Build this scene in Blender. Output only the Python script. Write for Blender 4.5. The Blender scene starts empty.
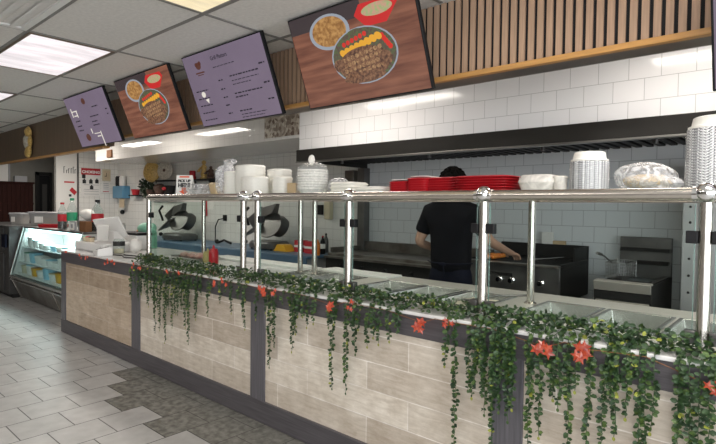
import bpy, bmesh, math, random
from mathutils import Vector, Matrix
random.seed(7)
S = bpy.context.scene
COL = S.collection
PI = math.pi
R = math.radians

# ------------------------------------------------------------------ materials
def nt(name):
    m = bpy.data.materials.new(name); m.use_nodes = True
    t = m.node_tree
    return m, t, t.nodes['Principled BSDF']
def N(t, typ, **kw):
    n = t.nodes.new(typ)
    for k, v in kw.items():
        setattr(n, k, v)
    return n
def rgb(c): return (c[0], c[1], c[2], 1.0)
def mat(name, c, rough=.5, metal=0., var=0., vscale=8., bump=0., bscale=60., stretch=(1, 1, 1), spec=.5, c2=None):
    m, t, b = nt(name)
    b.inputs['Roughness'].default_value = rough; b.inputs['Metallic'].default_value = metal
    b.inputs['Base Color'].default_value = rgb(c); b.inputs['Specular IOR Level'].default_value = spec
    tc = N(t, 'ShaderNodeTexCoord'); mp = N(t, 'ShaderNodeMapping'); mp.inputs['Scale'].default_value = stretch
    t.links.new(tc.outputs['Object'], mp.inputs[0])
    if var or c2:
        n = N(t, 'ShaderNodeTexNoise'); n.inputs['Scale'].default_value = vscale; n.inputs['Detail'].default_value = 5
        t.links.new(mp.outputs[0], n.inputs[0])
        r = N(t, 'ShaderNodeValToRGB'); r.color_ramp.elements[0].position = .32; r.color_ramp.elements[1].position = .68
        a = c2 or [x * (1 - var) for x in c]; d = c if c2 else [min(1, x * (1 + var)) for x in c]
        r.color_ramp.elements[0].color = rgb(a); r.color_ramp.elements[1].color = rgb(d)
        t.links.new(n.outputs['Fac'], r.inputs[0]); t.links.new(r.outputs[0], b.inputs['Base Color'])
    if bump:
        n2 = N(t, 'ShaderNodeTexNoise'); n2.inputs['Scale'].default_value = bscale; n2.inputs['Detail'].default_value = 4
        t.links.new(mp.outputs[0], n2.inputs[0])
        bp = N(t, 'ShaderNodeBump'); bp.inputs['Strength'].default_value = bump; bp.inputs['Distance'].default_value = .01
        t.links.new(n2.outputs['Fac'], bp.inputs['Height']); t.links.new(bp.outputs[0], b.inputs['Normal'])
    return m
def emis(name, c, s=1., var=0., vscale=10., stretch=(1, 1, 1), c2=None, rough=.25):
    m, t, b = nt(name)
    b.inputs['Base Color'].default_value = (.02, .02, .02, 1); b.inputs['Roughness'].default_value = rough
    b.inputs['Emission Color'].default_value = rgb(c); b.inputs['Emission Strength'].default_value = s
    if var or c2:
        tc = N(t, 'ShaderNodeTexCoord'); mp = N(t, 'ShaderNodeMapping'); mp.inputs['Scale'].default_value = stretch
        n = N(t, 'ShaderNodeTexNoise'); n.inputs['Scale'].default_value = vscale; n.inputs['Detail'].default_value = 4
        t.links.new(tc.outputs['Object'], mp.inputs[0]); t.links.new(mp.outputs[0], n.inputs[0])
        r = N(t, 'ShaderNodeValToRGB'); r.color_ramp.elements[0].position = .35; r.color_ramp.elements[1].position = .65
        a = c2 or [x * (1 - var) for x in c]; d = c if c2 else [x * (1 + var) for x in c]
        r.color_ramp.elements[0].color = rgb(a); r.color_ramp.elements[1].color = rgb(d)
        t.links.new(n.outputs['Fac'], r.inputs[0]); t.links.new(r.outputs[0], b.inputs['Emission Color'])
    return m
def uvw(t, axes, off=(0, 0)):
    tc = N(t, 'ShaderNodeTexCoord'); sp = N(t, 'ShaderNodeSeparateXYZ'); cb = N(t, 'ShaderNodeCombineXYZ')
    t.links.new(tc.outputs['Object'], sp.inputs[0])
    for i, a in enumerate(axes):
        ad = N(t, 'ShaderNodeMath', operation='ADD'); ad.inputs[1].default_value = off[i]
        t.links.new(sp.outputs['XYZ'.index(a)], ad.inputs[0]); t.links.new(ad.outputs[0], cb.inputs[i])
    return cb.outputs[0]
def tiles(name, axes, w, h, c1, c2, mortar, ms=.004, off=(0, 0), offset=.5, rough=.2, bump=.3, spec=.5, noise=0.):
    m, t, b = nt(name)
    br = N(t, 'ShaderNodeTexBrick'); br.offset = offset; br.squash = 1
    br.inputs['Scale'].default_value = 1; br.inputs['Brick Width'].default_value = w; br.inputs['Row Height'].default_value = h
    br.inputs['Mortar Size'].default_value = ms; br.inputs['Mortar Smooth'].default_value = .1
    br.inputs['Color1'].default_value = rgb(c1); br.inputs['Color2'].default_value = rgb(c2); br.inputs['Mortar'].default_value = rgb(mortar)
    v = uvw(t, axes, off); t.links.new(v, br.inputs['Vector'])
    out = br.outputs['Color']
    if noise:
        n = N(t, 'ShaderNodeTexNoise'); n.inputs['Scale'].default_value = 14; n.inputs['Detail'].default_value = 5
        t.links.new(v, n.inputs[0])
        mx = N(t, 'ShaderNodeMix', data_type='RGBA', blend_type='MULTIPLY'); mx.inputs[0].default_value = noise
        t.links.new(out, mx.inputs[6]); t.links.new(n.outputs['Color'], mx.inputs[7]); out = mx.outputs[2]
    t.links.new(out, b.inputs['Base Color'])
    b.inputs['Roughness'].default_value = rough; b.inputs['Specular IOR Level'].default_value = spec
    bp = N(t, 'ShaderNodeBump', invert=True); bp.inputs['Strength'].default_value = bump; bp.inputs['Distance'].default_value = .004
    t.links.new(br.outputs['Fac'], bp.inputs['Height']); t.links.new(bp.outputs[0], b.inputs['Normal'])
    return m
def clear(name, tint=(1, 1, 1), gloss=.12, milk=0., milkcol=(.9, .9, .9), wr=0., wscale=30., grough=.03):
    """thin clear sheet: transparent + fresnel reflection (+ a milky share with wrinkles)"""
    m = bpy.data.materials.new(name); m.use_nodes = True; t = m.node_tree; t.nodes.clear()
    o = N(t, 'ShaderNodeOutputMaterial'); tr = N(t, 'ShaderNodeBsdfTransparent'); tr.inputs[0].default_value = rgb(tint)
    gl = N(t, 'ShaderNodeBsdfGlossy'); gl.inputs['Roughness'].default_value = grough
    lw = N(t, 'ShaderNodeLayerWeight'); lw.inputs['Blend'].default_value = .5
    pw = N(t, 'ShaderNodeMath', operation='POWER'); pw.inputs[1].default_value = 5.; t.links.new(lw.outputs['Facing'], pw.inputs[0])
    fr = N(t, 'ShaderNodeMapRange'); fr.inputs[3].default_value = gloss * .08; fr.inputs[4].default_value = min(1, gloss * .08 + .7); t.links.new(pw.outputs[0], fr.inputs[0])
    mx = N(t, 'ShaderNodeMixShader')
    base = tr.outputs[0]
    if milk:
        df = N(t, 'ShaderNodeBsdfDiffuse'); df.inputs[0].default_value = rgb(milkcol)
        m2 = N(t, 'ShaderNodeMixShader')
        tc = N(t, 'ShaderNodeTexCoord'); n = N(t, 'ShaderNodeTexNoise'); n.inputs['Scale'].default_value = wscale; n.inputs['Detail'].default_value = 3; n.inputs['Distortion'].default_value = 2.
        t.links.new(tc.outputs['Object'], n.inputs[0])
        r = N(t, 'ShaderNodeMapRange'); r.inputs[1].default_value = .35; r.inputs[2].default_value = .7
        r.inputs[3].default_value = milk * (1 - wr); r.inputs[4].default_value = min(1, milk * (1 + wr))
        t.links.new(n.outputs['Fac'], r.inputs[0]); t.links.new(r.outputs[0], m2.inputs[0])
        t.links.new(tr.outputs[0], m2.inputs[1]); t.links.new(df.outputs[0], m2.inputs[2]); base = m2.outputs[0]
        if wr:
            bp = N(t, 'ShaderNodeBump'); bp.inputs['Strength'].default_value = .8; bp.inputs['Distance'].default_value = .02
            t.links.new(n.outputs['Fac'], bp.inputs['Height']); t.links.new(bp.outputs[0], gl.inputs['Normal'])
    t.links.new(fr.outputs[0], mx.inputs[0]); t.links.new(base, mx.inputs[1]); t.links.new(gl.outputs[0], mx.inputs[2])
    t.links.new(mx.outputs[0], o.inputs[0])
    return m
def planks(name, axes, w, h, c1, c2, mortar, off, offset=.37, rough=.45):
    m, t, b = nt(name)
    v = uvw(t, axes, off)
    br = N(t, 'ShaderNodeTexBrick'); br.offset = offset
    for k, x in dict(Scale=1, **{'Brick Width': w, 'Row Height': h, 'Mortar Size': .003, 'Mortar Smooth': .2}).items(): br.inputs[k].default_value = x
    br.inputs['Color1'].default_value = rgb(c1); br.inputs['Color2'].default_value = rgb(c2); br.inputs['Mortar'].default_value = rgb(mortar)
    t.links.new(v, br.inputs['Vector'])
    mp = N(t, 'ShaderNodeMapping'); mp.inputs['Scale'].default_value = (4.5, 30, 1); t.links.new(v, mp.inputs[0])
    n = N(t, 'ShaderNodeTexNoise'); n.inputs['Scale'].default_value = 1.6; n.inputs['Detail'].default_value = 9; n.inputs['Roughness'].default_value = .68; n.inputs['Distortion'].default_value = .6
    t.links.new(mp.outputs[0], n.inputs[0])
    r = N(t, 'ShaderNodeValToRGB'); r.color_ramp.elements[0].position = .3; r.color_ramp.elements[1].position = .72
    r.color_ramp.elements[0].color = (.62, .55, .48, 1); r.color_ramp.elements[1].color = (1.12, 1.1, 1.08, 1)
    t.links.new(n.outputs['Fac'], r.inputs[0])
    n2 = N(t, 'ShaderNodeTexNoise'); n2.inputs['Scale'].default_value = 7; n2.inputs['Detail'].default_value = 8; n2.inputs['Roughness'].default_value = .65
    t.links.new(v, n2.inputs[0])
    r2 = N(t, 'ShaderNodeValToRGB'); r2.color_ramp.elements[0].position = .3; r2.color_ramp.elements[1].position = .7
    r2.color_ramp.elements[0].color = (.72, .66, .6, 1); r2.color_ramp.elements[1].color = (1.12, 1.12, 1.12, 1)
    t.links.new(n2.outputs['Fac'], r2.inputs[0])
    mx = N(t, 'ShaderNodeMix', data_type='RGBA', blend_type='MULTIPLY'); mx.inputs[0].default_value = .62
    t.links.new(br.outputs['Color'], mx.inputs[6]); t.links.new(r.outputs[0], mx.inputs[7])
    mx2 = N(t, 'ShaderNodeMix', data_type='RGBA', blend_type='MULTIPLY'); mx2.inputs[0].default_value = .75
    t.links.new(mx.outputs[2], mx2.inputs[6]); t.links.new(r2.outputs[0], mx2.inputs[7])
    t.links.new(mx2.outputs[2], b.inputs['Base Color']); b.inputs['Roughness'].default_value = rough
    bp = N(t, 'ShaderNodeBump'); bp.inputs['Strength'].default_value = .15; bp.inputs['Distance'].default_value = .004
    t.links.new(n.outputs['Fac'], bp.inputs['Height']); t.links.new(bp.outputs[0], b.inputs['Normal'])
    return m
def floor_mat():
    m, t, b = nt('floor_tile')
    tc = N(t, 'ShaderNodeTexCoord'); sp = N(t, 'ShaderNodeSeparateXYZ'); t.links.new(tc.outputs['Object'], sp.inputs[0])
    def M(op, a, bb=None, c=None):
        n = N(t, 'ShaderNodeMath', operation=op)
        for i, q in enumerate((a, bb, c)):
            if q is None: continue
            if isinstance(q, (int, float)): n.inputs[i].default_value = q
            else: t.links.new(q, n.inputs[i])
        return n.outputs[0]
    P = .31; Q = .32
    u = M('DIVIDE', M('ADD', sp.outputs[0], 4.33), P); iu = M('FLOOR', u); fu = M('SUBTRACT', u, iu)
    odd = M('FLOORED_MODULO', iu, 2.)
    w = M('DIVIDE', M('ADD', M('SUBTRACT', sp.outputs[1], 1.48), M('MULTIPLY', odd, .15)), Q)
    iw = M('FLOOR', w); fw = M('SUBTRACT', w, iw)
    ed = M('MINIMUM', M('MULTIPLY', M('MINIMUM', fu, M('SUBTRACT', 1., fu)), P), M('MULTIPLY', M('MINIMUM', fw, M('SUBTRACT', 1., fw)), Q))
    grout = M('LESS_THAN', ed, .0036)
    yc = M('ADD', M('MULTIPLY', M('ADD', iw, .5), Q), M('SUBTRACT', 1.48, M('MULTIPLY', odd, .15)))
    xc = M('MULTIPLY', M('ADD', iu, .5), P)
    dark = M('MULTIPLY', M('GREATER_THAN', yc, M('ADD', 1.74, M('MULTIPLY', M('LESS_THAN', xc, 0.), .2))), M('GREATER_THAN', xc, -.36))
    cb = N(t, 'ShaderNodeCombineXYZ'); t.links.new(iu, cb.inputs[0]); t.links.new(iw, cb.inputs[1])
    wn = N(t, 'ShaderNodeTexWhiteNoise'); t.links.new(cb.outputs[0], wn.inputs[0])
    n1 = N(t, 'ShaderNodeTexNoise'); n1.inputs['Scale'].default_value = 9; n1.inputs['Detail'].default_value = 6; t.links.new(tc.outputs['Object'], n1.inputs[0])
    n2 = N(t, 'ShaderNodeTexNoise'); n2.inputs['Scale'].default_value = 21; n2.inputs['Detail'].default_value = 7; t.links.new(tc.outputs['Object'], n2.inputs[0])
    lr = N(t, 'ShaderNodeValToRGB'); lr.color_ramp.elements[0].position = .3; lr.color_ramp.elements[1].position = .7
    lr.color_ramp.elements[0].color = (.38, .372, .36, 1); lr.color_ramp.elements[1].color = (.47, .462, .448, 1)
    t.links.new(n1.outputs['Fac'], lr.inputs[0])
    hs = N(t, 'ShaderNodeHueSaturation'); t.links.new(lr.outputs[0], hs.inputs['Color']); t.links.new(M('ADD', .92, M('MULTIPLY', wn.outputs[0], .14)), hs.inputs['Value'])
    dr = N(t, 'ShaderNodeValToRGB'); dr.color_ramp.elements[0].position = .38; dr.color_ramp.elements[1].position = .62
    dr.color_ramp.elements[0].color = (.115, .113, .10, 1); dr.color_ramp.elements[1].color = (.235, .23, .205, 1)
    t.links.new(n2.outputs['Fac'], dr.inputs[0])
    mx = N(t, 'ShaderNodeMix', data_type='RGBA'); t.links.new(dark, mx.inputs[0]); t.links.new(hs.outputs[0], mx.inputs[6]); t.links.new(dr.outputs[0], mx.inputs[7])
    gx = N(t, 'ShaderNodeMix', data_type='RGBA'); t.links.new(grout, gx.inputs[0]); t.links.new(mx.outputs[2], gx.inputs[6]); gx.inputs[7].default_value = (.05, .046, .042, 1)
    t.links.new(gx.outputs[2], b.inputs['Base Color']); b.inputs['Roughness'].default_value = .42
    bp = N(t, 'ShaderNodeBump', invert=True); bp.inputs['Strength'].default_value = .3; bp.inputs['Distance'].default_value = .002
    t.links.new(grout, bp.inputs['Height']); t.links.new(bp.outputs[0], b.inputs['Normal'])
    return m
def speckle(name, c1, c2, scale=135, rough=.5):
    m, t, b = nt(name)
    tc = N(t, 'ShaderNodeTexCoord'); n = N(t, 'ShaderNodeTexNoise'); n.inputs['Scale'].default_value = scale; n.inputs['Detail'].default_value = 2
    mp = N(t, 'ShaderNodeMapping'); mp.inputs['Scale'].default_value = (1, 1, 1.2); t.links.new(tc.outputs['Object'], mp.inputs[0]); t.links.new(mp.outputs[0], n.inputs[0])
    r = N(t, 'ShaderNodeValToRGB'); r.color_ramp.elements[0].position = .42; r.color_ramp.elements[1].position = .56
    r.color_ramp.elements[0].color = rgb(c1); r.color_ramp.elements[1].color = rgb(c2)
    t.links.new(n.outputs['Fac'], r.inputs[0]); t.links.new(r.outputs[0], b.inputs['Base Color']); b.inputs['Roughness'].default_value = rough
    return m

MT = {}
MT['floor'] = floor_mat()
MT['ceil'] = mat('ceiling_panel', (.71, .695, .665), .9, var=.06, vscale=40, bump=.25, bscale=220)
MT['tgrid'] = mat('ceiling_grid', (.22, .215, .20), .5)
MT['lens'] = None
MT['white_tile'] = tiles('hood_white_tile', 'XZ', .203, .152, (.86, .84, .84), (.83, .82, .82), (.52, .51, .50), .0022, off=(.10, .015), rough=.12)
MT['soffit_tile'] = tiles('soffit_tile', 'XZ', .108, .30, (.72, .705, .675), (.70, .685, .66), (.55, .54, .51), .002, off=(0, .0), offset=0, rough=.07, bump=.1)
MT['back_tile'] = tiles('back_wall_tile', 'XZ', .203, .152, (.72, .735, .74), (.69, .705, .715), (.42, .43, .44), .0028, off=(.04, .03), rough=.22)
MT['back_tile2'] = tiles('back_wall_small_tile', 'XZ', .152, .152, (.80, .79, .75), (.77, .76, .72), (.46, .45, .42), .002, off=(0, .03), offset=0, rough=.22)
MT['end_tile'] = tiles('end_wall_tile', 'YZ', .108, .108, (.84, .82, .77), (.81, .79, .75), (.50, .48, .44), .0022, offset=0, rough=.2)
MT['plaster'] = mat('grey_green_plaster', (.22, .21, .185), .8, var=.05)
MT['dark_wall'] = mat('dark_wall', (.05, .048, .045), .7)
MT['brown_wall'] = mat('brown_wall_panel', (.15, .105, .070), .5, var=.10, vscale=3, stretch=(6, 6, .5))
MT['slat'] = mat('slat_wood', (.46, .30, .20), .5, var=.12, vscale=5, stretch=(20, 20, 1.2), bump=.1)
MT['felt'] = mat('slat_backing', (.012, .012, .013), .9)
MT['oak'] = mat('oak_trim', (.52, .27, .085), .38, var=.12, vscale=6, stretch=(1, 14, 14))
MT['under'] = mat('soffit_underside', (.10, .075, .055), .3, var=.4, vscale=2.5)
MT['plank'] = planks('wood_look_tile', 'XZ', .78, .158, (.74, .70, .63), (.50, .445, .38), (.80, .78, .75), (.15, .165))
MT['plank2'] = planks('wood_look_tile_warm', 'XZ', .78, .158, (.58, .49, .39), (.42, .34, .26), (.60, .54, .47), (.45, .165))
MT['frame'] = mat('charcoal_laminate', (.075, .068, .074), .4, var=.25, vscale=5, stretch=(.7, 6, 20))
MT['framev'] = mat('charcoal_laminate_upright', (.098, .092, .102), .4, var=.25, vscale=5, stretch=(20, 6, .7))
MT['marble'] = mat('white_marble', (.80, .79, .77), .18, c2=(.62, .61, .60), vscale=5)
MT['steel'] = mat('brushed_steel', (.56, .55, .53), .26, metal=1, var=.05, vscale=6, stretch=(1, 20, 20))
MT['pan'] = mat('pan_steel', (.52, .51, .48), .25, metal=.9)
MT['deck'] = mat('deck_steel', (.60, .57, .52), .42, metal=.35, var=.06, vscale=4, stretch=(1, 14, 14))
MT['pipe'] = mat('polished_steel_pipe', (.60, .56, .51), .27, metal=1)
MT['chrome'] = mat('chrome', (.82, .82, .82), .05, metal=1)
MT['satin'] = mat('satin_steel', (.56, .52, .46), .42, metal=.4, var=.05, vscale=5)
MT['column'] = mat('column_steel', (.62, .63, .63), .3, metal=.55)
MT['darksteel'] = mat('dark_steel', (.16, .155, .15), .42, metal=.85, var=.2, vscale=5)
MT['black'] = mat('black_plastic', (.008, .008, .009), .5, spec=.25)
MT['blackmetal'] = mat('black_hood_metal', (.028, .026, .023), .36, metal=.3, var=.12, vscale=3)
MT['soot'] = mat('sooty_metal', (.010, .0095, .009), .6, metal=.2)
MT['greased'] = mat('seasoned_steel', (.25, .235, .215), .38, metal=.8, c2=(.12, .105, .09), vscale=5)
MT['lip'] = mat('hood_lip_steel', (.36, .35, .33), .35, metal=1)
MT['glass'] = clear('guard_glass', (.93, .965, .95), .10)
MT['gedge'] = clear('glass_edge', (.75, .88, .85), .2, milk=.18, milkcol=(.45, .6, .56))
MT['casegl'] = clear('case_glass', (.88, .96, .96), .18)
MT['plastic'] = clear('clear_plastic', (.95, .95, .95), .25, milk=.25, milkcol=(.85, .86, .88), wr=.8, wscale=22)
MT['plasticbag'] = clear('clear_bag', (.96, .96, .96), .22, milk=.40, milkcol=(.88, .88, .9), wr=.75, wscale=20, grough=.25)
MT['sleeve'] = clear('clear_sleeve', (.97, .97, .97), .14, milk=.15, milkcol=(.85, .87, .9), wr=.8, wscale=30, grough=.1)
MT['petplastic'] = clear('bottle_plastic', (.90, .93, .92), .25, milk=.12, milkcol=(.7, .75, .72))
MT['cloudy'] = clear('cloudy_plastic', (.95, .95, .95), .3, milk=.78, milkcol=(.80, .76, .70), wr=.2, wscale=14)
MT['bin'] = clear('bin_plastic', (.8, .8, .8), .25, milk=.5, milkcol=(.55, .55, .54))
MT['foam'] = mat('white_foam', (.86, .84, .78), .6, var=.03, vscale=60)
MT['foamrib'] = mat('white_foam_ribbed', (.80, .76, .68), .6)
MT['bowlgrey'] = speckle('speckled_foam', (.13, .13, .14), (.80, .80, .80))  # speckle puts the light-dark moire of stacked rims and wrap into the colour
MT['red'] = mat('red_plastic', (.50, .015, .022), .35, var=.1, vscale=30)
MT['redlid'] = mat('red_tray', (.46, .012, .02), .32)
MT['paper'] = mat('white_paper', (.80, .78, .74), .7)
MT['cream'] = mat('cream_paper', (.62, .55, .38), .7)
MT['tan'] = mat('tan_cardboard', (.60, .44, .26), .7)
MT['tangold'] = mat('carved_gold_wood', (.75, .52, .17), .4, c2=(.45, .27, .08), vscale=40)
MT['ivory'] = mat('carved_ivory', (.62, .57, .47), .5, c2=(.36, .31, .25), vscale=40)
MT['redprint'] = mat('red_print', (.50, .02, .03), .6)
MT['orangeprint'] = mat('orange_print', (.80, .13, .05), .6)
MT['ink'] = mat('black_ink', (.02, .02, .02), .6)
MT['navy'] = mat('navy_cloth', (.009, .010, .019), .95, var=.2, spec=.1)
MT['tee'] = mat('black_tee', (.006, .006, .008), .95, spec=.1, var=.25, vscale=14, bump=.25, bscale=9)
MT['skin'] = mat('skin', (.40, .235, .165), .5, var=.06)
MT['hair'] = mat('dark_curly_hair', (.007, .006, .005), 1., spec=.1, bump=1., bscale=90)
MT['shoe'] = mat('black_shoe', (.015, .015, .015), .4)
MT['eye'] = mat('eye_white', (.7, .68, .65), .2)
MT['lips'] = mat('lips', (.32, .13, .11), .5)
MT['blue'] = mat('blue_sheet', (.075, .14, .22), .4, var=.12, vscale=4)
MT['bluebox'] = mat('blue_dispenser', (.10, .27, .42), .35)
MT['whiteplastic'] = mat('white_plastic', (.74, .73, .71), .4)
MT['greyplastic'] = mat('grey_plastic', (.33, .33, .34), .4)
MT['poly'] = mat('white_cutting_board', (.74, .73, .70), .45, var=.03)
MT['cabinet'] = mat('dark_cabinet', (.040, .038, .036), .4, var=.15, vscale=4)
MT['booth'] = mat('dark_red_wood', (.030, .010, .008), .8, spec=.15, var=.2, vscale=4, stretch=(12, 12, 1))
MT['leaf'] = mat('leaf_green', (.033, .075, .020), .5, c2=(.008, .027, .010), vscale=30)
MT['leaf2'] = mat('leaf_light', (.085, .14, .025), .5, c2=(.03, .07, .018), vscale=30)
MT['leafy'] = mat('leaf_yellow', (.26, .28, .04), .5)
MT['stem'] = mat('vine_stem', (.04, .075, .025), .6)
MT['wreath'] = mat('wreath_foliage', (.028, .045, .022), .7)
MT['wicker'] = mat('brown_wicker', (.10, .055, .04), .6, var=.4, vscale=60)
MT['mleaf'] = emis('lit_maple_leaf', (.85, .12, .04), .66, c2=(.45, .03, .012), vscale=60)
MT['cord'] = mat('copper_cord', (.20, .08, .03), .4)
MT['cola'] = mat('cola', (.02, .008, .006), .1)
MT['greenlabel'] = mat('green_label', (.03, .33, .16), .5)
MT['yellow'] = mat('yellow_plastic', (.72, .38, .02), .4)
MT['paleyellow'] = clear('pale_sauce_bottle', (.8, .75, .5), .2, milk=.75, milkcol=(.62, .52, .24))
MT['meat'] = mat('raw_meat', (.42, .16, .13), .4, c2=(.58, .40, .35), vscale=25)
MT['saffron'] = mat('saffron_food', (.70, .26, .03), .5, c2=(.55, .12, .02), vscale=45)
MT['creamfood'] = mat('cream_food', (.66, .60, .48), .5, var=.08, vscale=40)  # creamy tone stands in for the reflection in a pan bottom
MT['bread'] = mat('flatbread', (.62, .50, .34), .7, var=.1, vscale=20)
MT['brownbox'] = mat('brown_box', (.20, .085, .03), .6)
MT['teal'] = mat('green_bag', (.22, .50, .36), .5)
MT['wirebasket'] = mat('basket_wire', (.42, .42, .41), .3, metal=1)
MT['collage'] = None
MT['tv_lilac'] = emis('menu_screen_lilac', (.175, .135, .190), 1., var=.10, vscale=1.5)
MT['tv_text'] = mat('menu_text_dark', (.02, .015, .03), .5)
MT['tv_wood'] = emis('screen_wood_table', (.25, .10, .06), 1., c2=(.13, .045, .028), vscale=2.2, stretch=(1.2, 1, 14))
MT['tv_slate'] = emis('screen_slate', (.045, .032, .035), 1.)
MT['tv_plate'] = emis('screen_plate_white', (.30, .33, .38), 1.)
MT['tv_rice'] = emis('screen_rice', (.50, .27, .09), 1., c2=(.25, .11, .03), vscale=45)
MT['tv_red'] = emis('screen_red_bowl', (.55, .02, .02), 1.)
MT['tv_salad'] = emis('screen_salad', (.30, .42, .17), 1., c2=(.55, .30, .22), vscale=60)
MT['tv_green'] = emis('screen_greens', (.09, .13, .05), 1., c2=(.10, .05, .05), vscale=60)
MT['tv_meat'] = emis('screen_kebab', (.26, .13, .07), 1., c2=(.07, .03, .02), vscale=60)
MT['tv_meat2'] = emis('screen_kebab_pale', (.42, .25, .12), 1., c2=(.16, .07, .04), vscale=80)
MT['tv_yellow'] = emis('screen_chicken', (.75, .36, .03), 1.)
MT['tv_tomato'] = emis('screen_tomato', (.60, .03, .02), 1.)
MT['tv_glare'] = emis('screen_logo_light', (.75, .7, .62), 1.)
MT['tv_logo'] = emis('screen_logo_brown', (.09, .03, .02), 1.)

# ------------------------------------------------------------------ mesh builder
class MB:
    def __init__(s): s.v = []; s.f = []; s.m = []; s.mi = 0; s.X = None
    def add(s, vs, fs):
        o = len(s.v)
        s.v += [tuple(s.X @ Vector(p)) for p in vs] if s.X is not None else [tuple(p) for p in vs]
        for f in fs: s.f.append(tuple(i + o for i in f)); s.m.append(s.mi)
        return s
    def box(s, a, b):
        x0, y0, z0 = a; x1, y1, z1 = b
        return s.add([(x0, y0, z0), (x1, y0, z0), (x1, y1, z0), (x0, y1, z0), (x0, y0, z1), (x1, y0, z1), (x1, y1, z1), (x0, y1, z1)],
                     [(0, 3, 2, 1), (4, 5, 6, 7), (0, 1, 5, 4), (1, 2, 6, 5), (2, 3, 7, 6), (3, 0, 4, 7)])
    def hexa(s, p):   # 8 points in the order of box()
        return s.add(p, [(0, 3, 2, 1), (4, 5, 6, 7), (0, 1, 5, 4), (1, 2, 6, 5), (2, 3, 7, 6), (3, 0, 4, 7)])
    def tube(s, pts, r, n=10, cap=True):
        pts = [Vector(p) for p in pts]; rs = r if isinstance(r, (list, tuple)) else [r] * len(pts)
        vs = []; up = None
        for i, p in enumerate(pts):
            d = (pts[min(i + 1, len(pts) - 1)] - pts[max(i - 1, 0)]).normalized()
            if up is None: up = Vector((0, 0, 1)) if abs(d.z) < .9 else Vector((1, 0, 0))
            a = d.cross(up).normalized(); up = a.cross(d).normalized()
            for k in range(n):
                t = 2 * PI * k / n; vs.append(p + (a * math.cos(t) + up * math.sin(t)) * rs[i])
        fs = []
        for i in range(len(pts) - 1):
            for k in range(n): fs.append((i * n + k, i * n + (k + 1) % n, (i + 1) * n + (k + 1) % n, (i + 1) * n + k))
        if cap: fs.append(tuple(range(n))[::-1]); fs.append(tuple((len(pts) - 1) * n + k for k in range(n)))
        return s.add(vs, fs)
    def lathe(s, prof, c=(0, 0, 0), n=24, sx=1, sy=1, closed=True, sq=0):
        vs = []
        for r, z in prof:
            for k in range(n):
                t = 2 * PI * k / n; q = 1.
                if sq:   # rounded-square outline
                    q = (abs(math.cos(t)) ** sq + abs(math.sin(t)) ** sq) ** (-1 / sq)
                vs.append((c[0] + r * q * math.cos(t) * sx, c[1] + r * q * math.sin(t) * sy, c[2] + z))
        fs = []
        for i in range(len(prof) - 1):
            for k in range(n): fs.append((i * n + k, i * n + (k + 1) % n, (i + 1) * n + (k + 1) % n, (i + 1) * n + k))
        if closed: fs.append(tuple(range(n))[::-1]); fs.append(tuple((len(prof) - 1) * n + k for k in range(n)))
        return s.add(vs, fs)
    def ball(s, c, r, n=14, m=8, sc=(1, 1, 1)):
        return s.lathe([(max(1e-4, r * math.sin(PI * i / m)), -r * math.cos(PI * i / m) * sc[2]) for i in range(m + 1)], c, n, sc[0], sc[1])
    def blob(s, c, r, sc=(1, 1, 1), amp=.2, n=14, m=9, seed=0):
        rnd = random.Random(seed); o = len(s.v)
        ph = [(rnd.uniform(1, 4), rnd.uniform(1, 4), rnd.uniform(0, 6)) for _ in range(4)]
        vs = []
        for i in range(m + 1):
            a = PI * i / m
            for k in range(n):
                t = 2 * PI * k / n
                d = 1 + amp * sum(math.sin(round(p) * t + q * a + w) for p, q, w in ph) / 4 * math.sin(a)
                vs.append((c[0] + r * d * sc[0] * math.sin(a) * math.cos(t), c[1] + r * d * sc[1] * math.sin(a) * math.sin(t), c[2] - r * d * sc[2] * math.cos(a)))
        fs = [(i * n + k, i * n + (k + 1) % n, (i + 1) * n + (k + 1) % n, (i + 1) * n + k) for i in range(m) for k in range(n)]
        return s.add(vs, fs)
    def prism(s, poly, y0, y1):   # outline in XZ, extruded along Y
        n = len(poly)
        vs = [(x, y0, z) for x, z in poly] + [(x, y1, z) for x, z in poly]
        fs = [tuple(range(n)), tuple(range(n, 2 * n))[::-1]] + [(i, i + n, (i + 1) % n + n, (i + 1) % n) for i in range(n)]
        return s.add(vs, fs)
    def prism_x(s, poly, x0, x1):   # outline in YZ, extruded along X
        n = len(poly)
        vs = [(x0, y, z) for y, z in poly] + [(x1, y, z) for y, z in poly]
        fs = [tuple(range(n))[::-1], tuple(range(n, 2 * n))] + [(i, (i + 1) % n, (i + 1) % n + n, i + n) for i in range(n)]
        return s.add(vs, fs)
    def text(s, body, size, M, align='LEFT', bold=0.):
        cu = bpy.data.curves.new('t', 'FONT'); cu.body = body; cu.size = size; cu.align_x = align; cu.extrude = .0006; cu.offset = bold
        o = bpy.data.objects.new('t', cu); COL.objects.link(o); bpy.context.view_layer.update()
        me = bpy.data.meshes.new_from_object(o.evaluated_get(bpy.context.evaluated_depsgraph_get()))
        X = s.X; s.X = (X @ M) if X is not None else M
        s.add([v.co[:] for v in me.vertices], [tuple(p.vertices) for p in me.polygons]); s.X = X
        bpy.data.objects.remove(o); bpy.data.curves.remove(cu); bpy.data.meshes.remove(me)
        return s

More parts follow.
